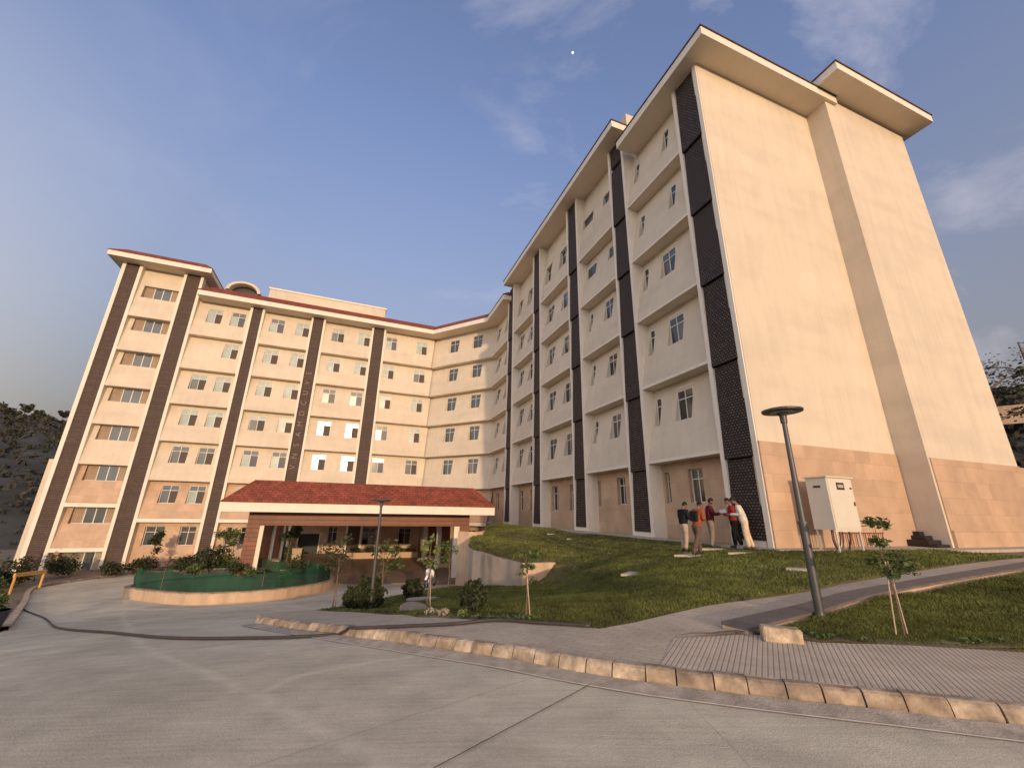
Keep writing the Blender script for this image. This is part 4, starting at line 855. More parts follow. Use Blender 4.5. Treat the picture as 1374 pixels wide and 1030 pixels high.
# low planter wall along the inner side of the porch
m = MB(); m.box(FP, .9, 7.2, 42.0, 42.3, -2.6, -2.1); m.box(FP, .9, 7.2, 42.3, 46.8, -2.6, -2.2); tag(m.build('planter_bed', M['planter']), 'low planter bed in front of the windows inside the porch', 'planter')
m = MB(); m.box(FP, -3.35, -2.65, 40, 40.5, -2.6, -1.55); m.box(FP, -3.42, -2.58, 39.93, 40.57, -1.55, -1.5); tag(bevel(m.build('reception_pedestal', M['stick'])), 'pale box pedestal standing before the dark doorway in the porch', 'pedestal')
m = MB(); m.box(FP, -3.95, -3.25, 31.2, 31.6, -2.6, -1.5); tag(bevel(m.build('signboard_stand', M['flower'])), 'small white board between the left porch columns', 'board')

# ------------------------------------------------------------------ island planter with netting
isl = smoothcurve([(-18.0,21.2),(-15.9,19.75),(-12.6,18.35),(-10.3,18.95),(-9.35,21.7),(-9.7,24.9),(-11.2,27.3),(-13.5,28.2),(-16.4,26.4),(-18.2,23.7)], 5, True)
ISL = thing('island_planter', 'curved planter island ringed by a low beige wall in front of the porch', 'planter')
mb = MB(); cx_ = sum(p[0] for p in isl) / len(isl); cy_ = sum(p[1] for p in isl) / len(isl)
def toward(p, d): q = Vector((cx_, cy_)) - Vector(p); return tuple(Vector(p) + q.normalized() * d)
top = MB(); soil = MB(); nI = len(isl)
for i in range(nI):
    a, b = isl[i], isl[(i + 1) % nI]; za, zb = g(*a), g(*b); a2, b2 = toward(a, .2), toward(b, .2)
    mb.poly([(*a, za - .2), (*b, zb - .2), (*b, zb + .46), (*a, za + .46)])
    top.poly([(*toward(a, -.03), za + .46), (*toward(b, -.03), zb + .46), (*b2, zb + .46), (*a2, za + .46)]); top.poly([(*toward(a, -.03), za + .42), (*toward(b, -.03), zb + .42), (*toward(b, -.03), zb + .46), (*toward(a, -.03), za + .46)])
    soil.poly([(*a2, za + .43), (*b2, zb + .43), (cx_, cy_, -1.75)])
mb.build('wall_face', M['planter'], ISL); top.build('coping', M['kerb'], ISL); soil.build('planting_soil', M['dirt'], ISL)
NETR = thing('netting_fence', 'green shade netting strung on stakes around the planter island', 'fence')
net = MB(); sub = densify([isl[i % nI] for i in range(0, nI + 1)], .35, False); acc = 0
zt_ = lambda s, i: .76 + .09 * math.sin(s * .9) + .06 * math.sin(s * 2.7)
prev = None
for i, p in enumerate(sub):
    q = toward(p, .28 + .05 * math.sin(i * 1.3)); z = g(*p) + .44
    cur = [(q[0] + .03 * math.sin(i * 2.1), q[1] + .03 * math.cos(i * 1.7), z), (*toward(p, .3 + random.uniform(-.10, .10)), z + .5 * zt_(i * .35, i)), (*toward(p, .31 + random.uniform(-.05, .05)), z + zt_(i * .35, i) - (.0 if i % 6 in (0, 1) else random.uniform(.04, .16)))]
    if prev and not (33 < i % 1000 < 0):
        for k in (0, 1): net.poly([prev[k], cur[k], cur[k + 1], prev[k + 1]])
    prev = cur
    if i % 6 == 0:
        s_ = MB(); s_.tube([(*toward(p, .31), z - .3), (*toward(p, .31), z + zt_(i * .35, i) + .06)], .016, 6); s_.build('stake', M['stick_brown'], NETR)
mn = M['net']; t = mn.node_tree; b = t.nodes['Principled BSDF']; b.inputs['Alpha'].default_value = .70; b.inputs['Subsurface Weight'].default_value = 0
net.build('net', mn, NETR, smooth=True)

# ------------------------------------------------------------------ plants
def shrub(loc, rad, n, size, m, label, group=None, name='shrub', stem=True, lobes=5, cat='shrub', dense=False):
    root = thing(name, label, cat, (loc[0], loc[1], loc[2]), 0, group); mb = MB()
    rx, rz = rad
    if dense: leaves(mb, (0, 0, rz), (rx, rx, rz), n * 2, size, inner=.55); n = 0; lobes = 0
    if n: leaves(mb, (0, 0, rz), (rx * .8, rx * .8, rz * .85), n // 2, size)
    for k in range(lobes):
        a = k * 6.283 / lobes + random.random(); r = rx * random.uniform(.35, .6); leaves(mb, (math.cos(a) * r, math.sin(a) * r, rz * random.uniform(.5, 1.5)), (rx * .5, rx * .5, rz * .5), n // (2 * lobes), size)
    mb.build('foliage', m, root); s_ = MB()
    for k in range(4):
        a = k * 1.6; s_.tube([(0, 0, -.1), (math.cos(a) * rx * .2, math.sin(a) * rx * .2, rz * .7), (math.cos(a) * rx * .5, math.sin(a) * rx * .5, rz * 1.3)], [.02, .014, .006], 5)
    s_.build('stem', M['bark'], root); return root
# hedge line in front of the left wing: separate bushes
words = ['low grey green', 'dark bushy', 'purplish grey', 'broad dark', 'loose silvery', 'round dark', 'sprawling grey', 'dense dark', 'thin straggly', 'leafy tall']
spots = [('bush nearest the orange barrier', -28.9, 32.6, .9, .55), ('bush under the left brown band', -28.5, 34.4, 1.0, .6), ('bush below the lowest tower window', -29.6, 36.3, 1.0, .65), ('bush beside the second brown band', -27.6, 37.0, 1.0, .6),
         ('bush left of the ground floor window pair', -25.9, 37.6, 1.0, .55), ('bush below the left ground floor window', -24.4, 38.2, 1.0, .6), ('bush between the two ground floor windows', -23.0, 38.6, .95, .5), ('bush below the second ground floor window', -21.6, 38.8, 1.0, .6),
         ('bush beside the third brown band', -20.2, 38.6, .9, .55), ('bush left of the porch column', -18.6, 37.6, 1.2, .85)]
for (lb, x, y, r_, h_), wd in zip(spots, words):
    shrub((x, y, g(x, y)), (r_, h_), 620, .11, random.choice([M['leaf_dark'], M['leaf'], M['leaf_dry']]), wd + ' ' + lb, 'bushes along the left wing')
def small_tree(loc, h, crown, n, size, m, label, group=None, lean=(0, 0), trunk_r=.035, name='young_tree', stakes=0, stake_m='stick', bare=.4, crowns=None):
    root = thing(name, label, 'tree', loc, 0, group); t = MB(); lx, ly = lean
    pts = [(0, 0, -.1), (lx * .3 + .02, ly * .3, h * .35), (lx * .7 - .01, ly * .7, h * .7), (lx, ly, h)]
    t.tube(pts, [trunk_r, trunk_r * .8, trunk_r * .55, trunk_r * .2], 7); mb = MB()
    cs = crowns or [(lx * .8 + random.uniform(-.5, .5) * crown, ly * .8 + random.uniform(-.5, .5) * crown, h * random.uniform(bare + .15, 1.), crown * random.uniform(.35, .6)) for _ in range(6)]
    for cx, cy, cz, cr_ in cs:
        k = min(.9, cz / h * .75); b0 = Vector((lx * k, ly * k, h * k * .95)); t.tube([b0, (b0 + Vector((cx, cy, cz))) / 2 + Vector((0, 0, .03)), (cx, cy, cz)], [trunk_r * .35, trunk_r * .25, trunk_r * .1], 5)
        leaves(mb, (cx, cy, cz), (cr_, cr_, cr_ * .75), n // len(cs), size, flat=.7, inner=.1)
    t.build('trunk', M['bark'], root); mb.build('crown', m, root)
    for k in range(stakes):
        s_ = MB(); a = 2.2 * k + .6; s_.tube([(math.cos(a) * .10, math.sin(a) * .08, -.1), (math.cos(a) * .02, math.sin(a) * .02, h * .62)], .007 + h * .0015, 6); s_.build('stake', M[stake_m], root)
    return root
small_tree((-24.6, 38.0, g(-24.6, 38)), 3.1, 1.1, 800, .13, M['leaf'], 'small leafy tree in front of the left ground floor window', None, (0, 0), .05, 'small_tree')
small_tree((-21.6, 38.7, g(-21.6, 38.7)), 3.0, .9, 700, .13, M['leaf_dark'], 'small dark tree beside the third brown band', None, (0, 0), .05, 'small_tree')
small_tree((-29.0, 36.0, g(-29, 36)), 2.9, .8, 600, .13, M['leaf_dark'], 'narrow dark tree against the lowest tower window', None, (0, 0), .05, 'small_tree')
small_tree((-17.3, 34.3, g(-17.3, 34.3)), 3.6, .9, 700, .14, M['leaf'], 'upright tree with pale top beside the left porch column', None, (.3, 0), .05, 'small_tree')
# shrubs on the island
isp = [(-16.5, 24.6, 1.0, .75, 'large dark shrub at the left end of the island behind the netting', 'leaf_dark', 900), (-15.9, 22.6, .5, .4, 'low shrub behind the netting at the island left end', 'leaf', 300), (-14.3, 23.4, .5, .35, 'small bush in the middle of the island', 'leaf_dark', 300),
       (-12.9, 22.2, .45, .3, 'small green bush in the island behind the net', 'leaf', 260), (-11.3, 23.6, .55, .4, 'dark bush toward the right end of the island', 'leaf_dark', 300), (-12.3, 25.6, .6, .45, 'dark bush at the far side of the island', 'leaf_dark', 300), (-10.6, 21.2, .45, .3, 'pale leafy bush at the right end of the island', 'leaf_pale', 240), (-17.2, 23.6, .6, .5, 'spreading bush at the far left tip of the island', 'leaf_dark', 400)]
for x, y, r_, h_, lb, mk, n_ in isp: shrub((x, y, -1.78), (r_, h_), n_, .09, M[mk], lb, 'shrubs on the planter island')
for i, (u, a, lb) in enumerate([(1.6, 42.9, 'dark clipped bush at the left end of the porch planter'), (2.9, 42.9, 'dark bush second from the left in the porch planter'), (4.2, 42.9, 'dark bush in the middle of the porch planter'), (5.4, 42.9, 'dark bush beside the right porch window'), (6.6, 42.9, 'dark bush at the right end of the porch planter')]):
    p = Pxy(FP, u, a); shrub((p[0], p[1], -2.25), (.62, .36), 320, .09, M['leaf_dark'], lb, 'bushes in the porch planter')
# near bed
def zl(x, y): return float(ZL(x, y))
small_tree((-5.75, 14.95, zl(-5.6, 14.9)), 2.15, .8, 300, .075, M['leaf_dark'], 'sapling with drooping reddish twigs left of the small lamp post', 'saplings in the porch lawn', (.05, 0), .022, 'sapling', 1, 'stick_brown')
small_tree((-4.35, 15.4, zl(-4.35, 15.4)), 1.9, .85, 210, .085, M['leaf'], 'sapling with spreading pale leaves on a red brown stake', 'saplings in the porch lawn', (0, 0), .02, 'sapling', 1, 'stick_brown')
small_tree((-1.72, 9.6, zl(-1.72, 9.6)), 1.52, .27, 130, .06, M['leaf_pale'], 'thin sapling tied to a yellow stake in the bed', 'saplings in the porch lawn', (.02, 0), .014, 'sapling', 1, 'stick', .45)
small_tree((-2.55, 19.0, zl(-2.55, 19.0)), 1.9, .65, 160, .10, M['leaf'], 'sapling with horizontal twigs by the right porch column', 'saplings in the porch lawn', (0, 0), .022, 'sapling')
small_tree((.27, 7.05, zl(.27, 7.05)), 1.05, .22, 110, .05, M['leaf'], 'slender pale stemmed sapling at the lawn corner', 'saplings in the porch lawn', (.02, .05), .012, 'sapling', 1, 'stick', .3)
small_tree((5.02, 5.84, g(5.02, 5.84) + .16), 1.42, .5, 700, .036, M['leaf'], 'staked sapling on the side lawn near the lamp post', 'saplings in the porch lawn', (-.06, 0), .011, 'sapling', 2, 'stick', .45,
           [(.12, .02, .92, .17), (-.12, .05, .88, .13), (.2, -.05, .80, .14), (-.06, 0, 1.12, .10), (-.1, 0, 1.36, .09), (.1, .03, 1.34, .10), (0, -.02, .72, .10)])
shrub((-4.95, 14.6, zl(-4.95, 14.6)), (.34, .30), 700, .08, M['leaf_dark'], 'small round dark shrub left of its taller twin by the lamp', 'clipped shrubs in the porch lawn', dense=True)
shrub((-4.35, 14.1, zl(-4.35, 14.1)), (.46, .44), 1100, .08, M['leaf_dark'], 'large round dark shrub beside the small lamp post', 'clipped shrubs in the porch lawn', dense=True)
shrub((-3.6, 17.0, zl(-3.6, 17.0)), (.36, .30), 700, .08, M['leaf_dark'], 'lone round shrub by the drive edge in front of the porch', 'clipped shrubs in the porch lawn', dense=True)
shrub((-.62, 8.05, zl(-.62, 8.05)), (.22, .23), 1300, .04, M['leaf_dark'], 'dense ball shaped conifer shrub on the front lawn', 'clipped shrubs in the porch lawn', dense=True)
for i, (x, y) in enumerate([(-1.1, 7.75), (-1.35, 7.95), (-.75, 7.5)]):
    shrub((x, y, zl(x, y)), (.12, .06), 90, .03, M['flower' if i < 2 else 'leaf_pale'], ['pale flowering clump at the foot of the yellow staked sapling', 'whitish flower clump farther along the bed edge', 'low leafy weed at the bed edge'][i], 'flower clumps in the bed', 'flower_clump')
# low weeds on the soil border
wd = MB()
for k in range(26):
    x = random.uniform(3.4, 7.5); y = 5.75 - (x - 3.4) * .11 + random.uniform(-.12, .1); leaves(wd, (x, y, g(x, y) + .20), (.07, .05, .025), 16, .028)
for k in range(40):
    t_ = random.random(); x = -5.2 + 5.4 * t_; i_ = t_ * (len(lawn1_front[:7]) - 1); q = Vector(lawn1_front[int(i_)]).lerp(Vector(lawn1_front[min(6, int(i_) + 1)]), i_ % 1); leaves(wd, (q.x + .1, q.y + .12, zl(q.x, q.y) + .04), (.10, .08, .03), 14, .035)
kind(wd.build('weeds', M['leaf']), 'stuff')

# ------------------------------------------------------------------ lamps
def lamp(loc, h, label, rz=0):
    root = thing('lamp_post', label, 'lamp post', loc, rz, 'flat disc lamp posts'); t = MB()
    t.tube([(0, 0, 0), (0, 0, .04)], .13, 16); t.build('base_plate', M['lamp'], root)
    t = MB(); t.tube([(0, 0, .04), (0, 0, .1), (0, 0, h * .42)], [.068, .062, .060], 16); t.tube([(0, 0, h * .42), (0, 0, h * .425), (0, 0, h - .22)], [.062, .048, .036], 16); t.build('pole', M['lamp'], root, smooth=False)
    t = MB(); t.tube([(0, 0, h * .415), (0, 0, h * .43)], .074, 16); t.build('collar', M['lamp'], root)
    t = MB(); t.tube([(0, 0, h - .24), (0, 0, h - .12), (0, 0, h - .055)], [.05, .055, .10], 16); t.build('neck', M['lamp'], root)
    t = MB(); t.tube([(0, 0, h - .062), (0, 0, h - .05), (0, 0, h - .02), (0, 0, h)], [.20, .30, .305, .24], 28); hd = t.build('lamp_head', M['lamp'], root)
    t = MB(); t.tube([(0, 0, h - .068), (0, 0, h - .06)], .18, 20); t.build('diffuser', mat('frosted_lamp_cover', (.35, .33, .30), .5), hd)
    for k in range(4):
        a = k * 1.571 + .78; t = MB(); t.tube([(math.cos(a) * .10, math.sin(a) * .10, .035), (math.cos(a) * .10, math.sin(a) * .10, .065)], .012, 6); t.build('bolt', M['lamp'], root)
    return root
lamp((4.57, 6.68, g(4.57, 6.68) + .16), 3.15, 'grey lamp post with flat disc head on the side lawn by the end wall')
lamp((-4.15, 13.75, zl(-4.15, 13.75) - .03), 3.25, 'distant grey lamp post standing before the porch roof')

# ------------------------------------------------------------------ cabinet
def cabinet():
    root = thing('electrical_cabinet', 'off-white electrical cabinet on legs against the stone end wall', 'cabinet')
    P = frame(dA * 8.80, dB, dA); b0, b1, zb, zt = 13.80, 15.0, 1.26, 2.82
    m = MB(); m.box(P, b0, b1, 0, .64, zb, zt); bevel(m.build('body', M['cabinet'], root), .012)
    m = MB(); m.box(P, b0 - .05, b1 + .05, -.06, .68, zt + .004, zt + .045); bevel(m.build('lid', M['cabinet'], root), .01)
    m = MB(); m.box(P, b0 + .05, b1 - .05, -.016, -.001, zb + .06, zt - .05); dr = bevel(m.build('door', M['cabinet'], root), .006)
    m = MB(); m.box(P, b0 + .42, b0 + .78, -.024, -.012, zt - .36, zt - .14); m.build('meter_window', M['black'], dr)
    m = MB(); m.box(P, b0 + .47, b0 + .73, -.03, -.022, zt - .30, zt - .20); m.build('meter', M['slab'], dr)
    m = MB(); m.box(P, b1 - .17, b1 - .09, -.03, -.014, zt - .33, zt - .28); m.build('lock', M['black'], dr)
    m = MB(); m.box(P, b1 - .12, b1 - .09, -.05, -.014, zb + .72, zb + .84); m.build('handle', M['lamp'], dr)
    m = MB(); m.box(lambda u, a, z: P(u, a, z), b0 - .012, b0 - .002, .2, .42, zt - .30, zt - .24); m.build('vent', M['black'], root)
    for u in (b0 + .03, b1 - .07):
        for a in (.03, .57):
            m = MB(); m.box(P, u, u + .04, a, a + .04, .5, zb); m.build('leg', M['cabinet'], root)
    m = MB(); m.box(P, b0, b1, .02, .06, zb - .05, zb - .005); m.build('crossbar', M['cabinet'], root)
    for k, (u, col_) in enumerate(((14.05, 'black'), (14.12, 'pipe'), (14.4, 'black'), (14.55, 'pipe'), (14.85, 'black'), (14.9, 'pipe'))):
        c = MB(); pts = smoothcurve([P(u, .3, zb), P(u + .02, .32, zb - .3), P(u + (.22 if k < 2 else .03), .4, .72), P(u + (.35 if k < 2 else .05), .42, .6)], 4); c.tube(pts, .018, 6); c.build('cable', M[col_], root)
cabinet()
def rail():
    root = thing('conduit_rail', 'row of brown conduit stubs along the foot of the end wall', 'pipes')
    P = frame(dA * 9.93, dB, dA); m = MB(); m.tube([P(15.9, 0, 1.12), P(18.1, 0, 1.12)], .022, 6); m.build('rail', M['pipe'], root)
    for k in range(9): m = MB(); u = 16.1 + k * .24; m.tube([P(u, 0, .6), P(u, 0, 1.12)], .018, 6); m.build('conduit', M['pipe'], root)
rail()

# ------------------------------------------------------------------ small things on the ground
def block():
    bm = bmesh.new(); bmesh.ops.create_cube(bm, size=1); sx, sy, sz = .42, .24, .15
    for v in bm.verts: v.co = Vector((v.co.x * sx, v.co.y * sy * (1.0 if v.co.z < 0 else .72), v.co.z * sz)); v.co.x += random.uniform(-.012, .012)
    bmesh.ops.bevel(bm, geom=bm.edges[:], offset=.012, segments=2, affect='EDGES')
    bmesh.ops.subdivide_edges(bm, edges=[e for e in bm.edges if e.calc_length() > .1], cuts=4, use_grid_fill=True)
    for v in bm.verts: v.co += Vector((random.uniform(-.003, .003), random.uniform(-.003, .003), random.uniform(-.003, .003)))
    me = bpy.data.meshes.new('kerb_block'); bm.to_mesh(me); bm.free(); me.materials.append(M['kerb_pale']); o = link('kerb_block', me); o.location = (3.32, 5.62, g(3.32, 5.62) + .152 + .075); o.rotation_euler = (0, .02, R(-14)); tag(o, 'loose chamfered kerb stone lying on the ribbed pavement', 'kerb stone')
block()
def pipe_thing(name, pts, r, m, label, cat): 
    mb = MB(); mb.tube(pts, r, 8); o = mb.build(name, m, smooth=True); return tag(o, label, cat)
hs = smoothcurve([(-22.9,21.3),(-19.2,18.2),(-15.67,15.62),(-12,12.4),(-8.72,9.88),(-5.98,8.04),(-4.02,7.49),(-2.98,7.42),(-2.70,7.40)], 14); hz2 = smoothcurve([(-2.25,6.95),(-.9,6.78),(-.35,6.86),(-.02,6.80),(.41,6.56),(1.12,6.27)], 10)
hp = [(x, y, g(x, y) + .04) for x, y in hs] + [(-2.55, 7.26, g(-2.55, 7.26) + .10), (-2.42, 7.08, g(-2.4, 7.08) + .17)] + [(x, y, g(x, y) + .178) for x, y in hz2]
pipe_thing('hose', hp, .024, M['hose'], 'long black hose trailing across the road and over the kerb', 'hose')
def patch(name, pts, z, m, label, cat, group=None, th=.06):
    mb = MB(); n = len(pts); mb.poly([(*p, z) for p in pts])
    for i in range(n): a, b = pts[i], pts[(i + 1) % n]; mb.poly([(*a, z - th), (*b, z - th), (*b, z), (*a, z)])
    return tag(mb.build(name, m), label, cat, group)
def ring(cx, cy, rx, ry, n=14, rot=0): return [(cx + rx * math.cos(t) * math.cos(rot) - ry * math.sin(t) * math.sin(rot), cy + rx * math.cos(t) * math.sin(rot) + ry * math.sin(t) * math.cos(rot)) for t in [6.283 * k / n for k in range(n)]]
patch('stepping_slab', ring(3.55, 12.3, .55, .35, 4, .4), zl(3.55, 12.3) + .025, M['slab'], 'square pale slab on the crest of the lawn bank', 'slab', 'slabs in the lawn')
patch('stepping_slab', ring(6.9, 10.45, .42, .36, 4, .2), zl(6.9, 10.45) + .025, M['slab'], 'pale slab in the lawn behind the large lamp post', 'slab', 'slabs in the lawn')
patch('stepping_slab', ring(5.9, 13.9, .8, .3, 4, .3), zl(5.9, 13.9) + .045, M['slab'], 'pale slab under the feet of the man in orange', 'slab', 'slabs in the lawn')
patch('stepping_slab', ring(7.1, 15.1, .9, .3, 4, .3), zl(7.1, 15.1) + .045, M['slab'], 'pale slab under the man in maroon beside the wing', 'slab', 'slabs in the lawn')
patch('stepping_slab', ring(7.0, 13.2, .5, .12, 4, .3), zl(7.0, 13.2) + .045, M['slab'], 'thin pale slab in the lawn in front of the standing group', 'slab', 'slabs in the lawn')
for i, (x, y) in enumerate([(2.5, 26), (3.4, 24.2)]):
    patch('stepping_slab', ring(x, y, .3, .18, 5, i), zl(x, y) + .02, M['slab'], ['farthest small slab on the sloping lawn', 'small slab in the lawn nearer than the farthest one'][i], 'slab', 'slabs in the lawn')
patch('manhole_slab', ring(-3.05, 16.4, .62, .34, 16, .3), zl(-3.05, 16.4) + .04, M['slab'], 'round pale slab in the grass in front of the porch', 'slab')
patch('sand_heap', ring(-2.25, 11.0, .35, .85, 12, .35), zl(-2.25, 11.0) + .06, mat('damp_sand', (.34, .25, .17), .95, .2, 5, .6, 30), 'flattened pale heap of sand at the bed by the porch lawn', 'sand heap')
# pale smears of cement on the road (traffic wear)
def line_mark(name, a, b, w_, m, dz=.017):
    L = densify([a, b], .3, False); return kind(ribbon(name, offset_line(L, w_), offset_line(L, -w_), gz(dz), gz(dz), m), 'structure')
line_mark('road_joint', (.90, 4.80), (-1.0, 2.70), .0055, mat('tar_joint', (.10, .085, .075), .9, .2, 10), .024)
# orange barrier at the far road edge
def barrier():
    root = thing('barrier', 'orange painted barrier rail at the far left road edge', 'barrier'); a = Vector((-27.35, 24.9)); b = Vector((-27.9, 26.9)); za, zb = g(*a), g(*b)
    for p, z in ((a, za), (b, zb)):
        m = MB(); m.tube([(p.x, p.y, z - .1), (p.x, p.y, z + 1.0)], .06, 8); m.build('post', M['yellow'], root)
    m = MB(); d = (b - a).normalized(); n_ = Vector((-d.y, d.x)) * .05
    for z0, z1 in ((.86, 1.06),):
        q = [a - n_ - d * .1, b - n_ + d * .1, b + n_ + d * .1, a + n_ - d * .1]; lo = [(p.x, p.y, zz + z0) for p, zz in zip(q, (za, zb, zb, za))]; hi = [(p.x, p.y, zz + z1) for p, zz in zip(q, (za, zb, zb, za))]
        m.poly(lo[::-1]); m.poly(hi)
        for i in range(4): m.poly([lo[i], lo[(i + 1) % 4], hi[(i + 1) % 4], hi[i]])
    m.build('rail', M['yellow'], root)
barrier()
# edge kerb of the road under the hedge
ek = smoothcurve([(-14,12.9),(-21,19.8),(-28.5,27.2),(-29.5,30.7),(-28.9,35.2),(-21.5,38.4)], 6); mb = MB()
o1 = offset_line(ek, .1); o2 = offset_line(ek, -.1)
for i in range(len(ek) - 1):
    for A_, B_ in ((o1, o1), ): mb.poly([(*o1[i], g(*o1[i]) - .1), (*o1[i+1], g(*o1[i+1]) - .1), (*o1[i+1], g(*o1[i+1]) + .13), (*o1[i], g(*o1[i]) + .13)])
    mb.poly([(*o1[i], g(*o1[i]) + .13), (*o1[i+1], g(*o1[i+1]) + .13), (*o2[i+1], g(*o2[i+1]) + .13), (*o2[i], g(*o2[i]) + .13)])
    mb.poly([(*o2[i], g(*o2[i]) - .1), (*o2[i+1], g(*o2[i+1]) - .1), (*o2[i+1], g(*o2[i+1]) + .13), (*o2[i], g(*o2[i]) + .13)])
kind(mb.build('far_kerb', M['kerb_pale']), 'structure')
# dark planter tub at the left edge of the picture
def tub():
    p = (-14.35, 12.75, g(-14.35, 12.75)); root = thing('plant_tub', 'dark grey plastic plant tub at the left road edge', 'plant pot', p); m = MB()
    m.tube([(0, 0, 0), (0, 0, .50), (0, 0, .56), (0, 0, .56), (0, 0, .50)], [.27, .38, .41, .37, .35], 24, cap=True); m.build('pot', mat('dark_grey_plastic', (.035, .04, .05), .5), root)
    m = MB(); leaves(m, (0, 0, .78), (.32, .32, .28), 380, .06); m.build('foliage', M['leaf'], root); m = MB(); m.tube([(0, 0, .45), (0, .02, .9)], .02, 6); m.build('stem', M['bark'], root)
tub()
# bushes beyond the left road edge
for i, (x, y, r_, h_, lb) in enumerate([(-27.9, 24.3, .6, .5, 'leafy bush just beyond the left road edge'), (-31.5, 28.4, 1.2, .9, 'dark bush behind the orange barrier'), (-30.9, 26.0, 1.0, .7, 'spreading bush left of the orange barrier'), (-34.5, 28.6, 1.6, 1.3, 'taller bush farther down the left bank'), (-33, 33, 1.2, .8, 'low bush at the foot of the building corner')]):
    shrub((x, y, g(x, y)), (r_, h_), 900, .12, M[['leaf', 'leaf_dark', 'leaf_dark', 'leaf', 'leaf_dark'][i]], lb, 'bushes on the left bank')

# ------------------------------------------------------------------ motorcycle
def motorcycle(loc, rz):
    root = thing('motorcycle', 'white and black motorcycle parked at the mouth of the porch', 'motorcycle', loc, rz); W = cloth('motorcycle_white', (.8, .8, .78)); K = M['black']; C = mat('chrome', (.6, .6, .6), .2, metal=1.)
    for y, nm in ((.66, 'front_wheel'), (-.66, 'rear_wheel')):
        m = MB(); n = 20; pts = [(0, y + .27 * math.cos(6.283 * k / n), .31 + .27 * math.sin(6.283 * k / n)) for k in range(n + 1)]; m.tube(pts, .05, 8, cap=False); wl = m.build(nm, K, root, smooth=True)
        m = MB(); m.tube([(-.05, y, .31), (.05, y, .31)], .07, 10)
        for k in range(6): a = k * 1.047; m.tube([(0, y, .31), (0, y + .25 * math.cos(a), .31 + .25 * math.sin(a))], .014, 5)
        m.build('rim', C, wl)
    m = MB(); m.tube([(0, -.25, .62), (0, .0, .74), (0, .28, .72)], [.10, .17, .10], 12); m.build('fuel_tank', W, root, smooth=True)
    m = MB(); m.tube([(0, -.85, .86), (0, -.5, .76), (0, -.15, .74)], [.05, .12, .10], 10); m.build('seat', K, root, smooth=True)
    m = MB(); m.tube([(0, -.15, .28), (0, .2, .5)], [.16, .14], 10); m.build('engine', C, root)
    for sx in (-.08, .08): m = MB(); m.tube([(sx, .66, .31), (sx, .40, .95)], .022, 8); m.build('fork', C, root)
    m = MB(); m.tube([(-.36, .25, 1.0), (-.15, .38, 1.02), (.15, .38, 1.02), (.36, .25, 1.0)], .015, 8); hb = m.build('handlebar', K, root)
    for sx in (-.33, .33): m = MB(); m.tube([(sx, .27, 1.0), (sx, .3, 1.18)], .008, 6); m.tube([(sx - .05, .31, 1.2), (sx + .05, .31, 1.2)], .035, 8); m.build('mirror', K, hb)
    m = MB(); m.tube([(0, .42, .90), (0, .55, .88), (0, .58, .88)], [.10, .11, .09], 14); m.build('headlight', W, root)
    m = MB(); m.tube([(0, .40, .62), (0, .66, .64), (0, .90, .50)], [.04, .075, .05], 8); m.build('front_mudguard', W, root, smooth=True)
    for sx in (-.13, .13): m = MB(); m.tube([(sx, .38, .9), (sx * 1.3, .2, .68), (sx, .05, .5)], [.05, .07, .04], 8); m.build('fairing', W, root, smooth=True)
_mx = (-4.15, 23.9); motorcycle((_mx[0], _mx[1], g(*_mx) + .02), R(172))

# ------------------------------------------------------------------ people
def skinmesh(verts, edges, rads, sub=1):
    me = bpy.data.meshes.new('tmp'); me.from_pydata(verts, edges, []); o = bpy.data.objects.new('tmp', me); COL.objects.link(o)
    sk = o.modifiers.new('s', 'SKIN'); 
    for d, r_ in zip(me.skin_vertices[0].data, rads): d.radius = (r_ if isinstance(r_, tuple) else (r_, r_))
    me.skin_vertices[0].data[0].use_root = True
    if sub: ss = o.modifiers.new('u', 'SUBSURF'); ss.levels = sub; ss.render_levels = sub
    dg = bpy.context.evaluated_depsgraph_get(); r = bpy.data.meshes.new_from_object(o.evaluated_get(dg)); bpy.data.objects.remove(o); return r
def join(name, meshes, m, parent):
    bm = bmesh.new()
    for me in meshes: bm.from_mesh(me)
    me = bpy.data.meshes.new(name); bm.to_mesh(me); bm.free(); me.materials.clear(); me.materials.append(m)
    for p in me.polygons: p.use_smooth = True; p.material_index = 0
    return link(name, me, parent)
def ell(c, r, seg=16, rings=10, rot=None):
    bm = bmesh.new(); bmesh.ops.create_uvsphere(bm, u_segments=seg, v_segments=rings, radius=1)
    for v in bm.verts:
        q = Vector((v.co.x * r[0], v.co.y * r[1], v.co.z * r[2])); q = rot @ q if rot else q; v.co = q + Vector(c)
    me = bpy.data.meshes.new('e'); bm.to_mesh(me); bm.free(); return me
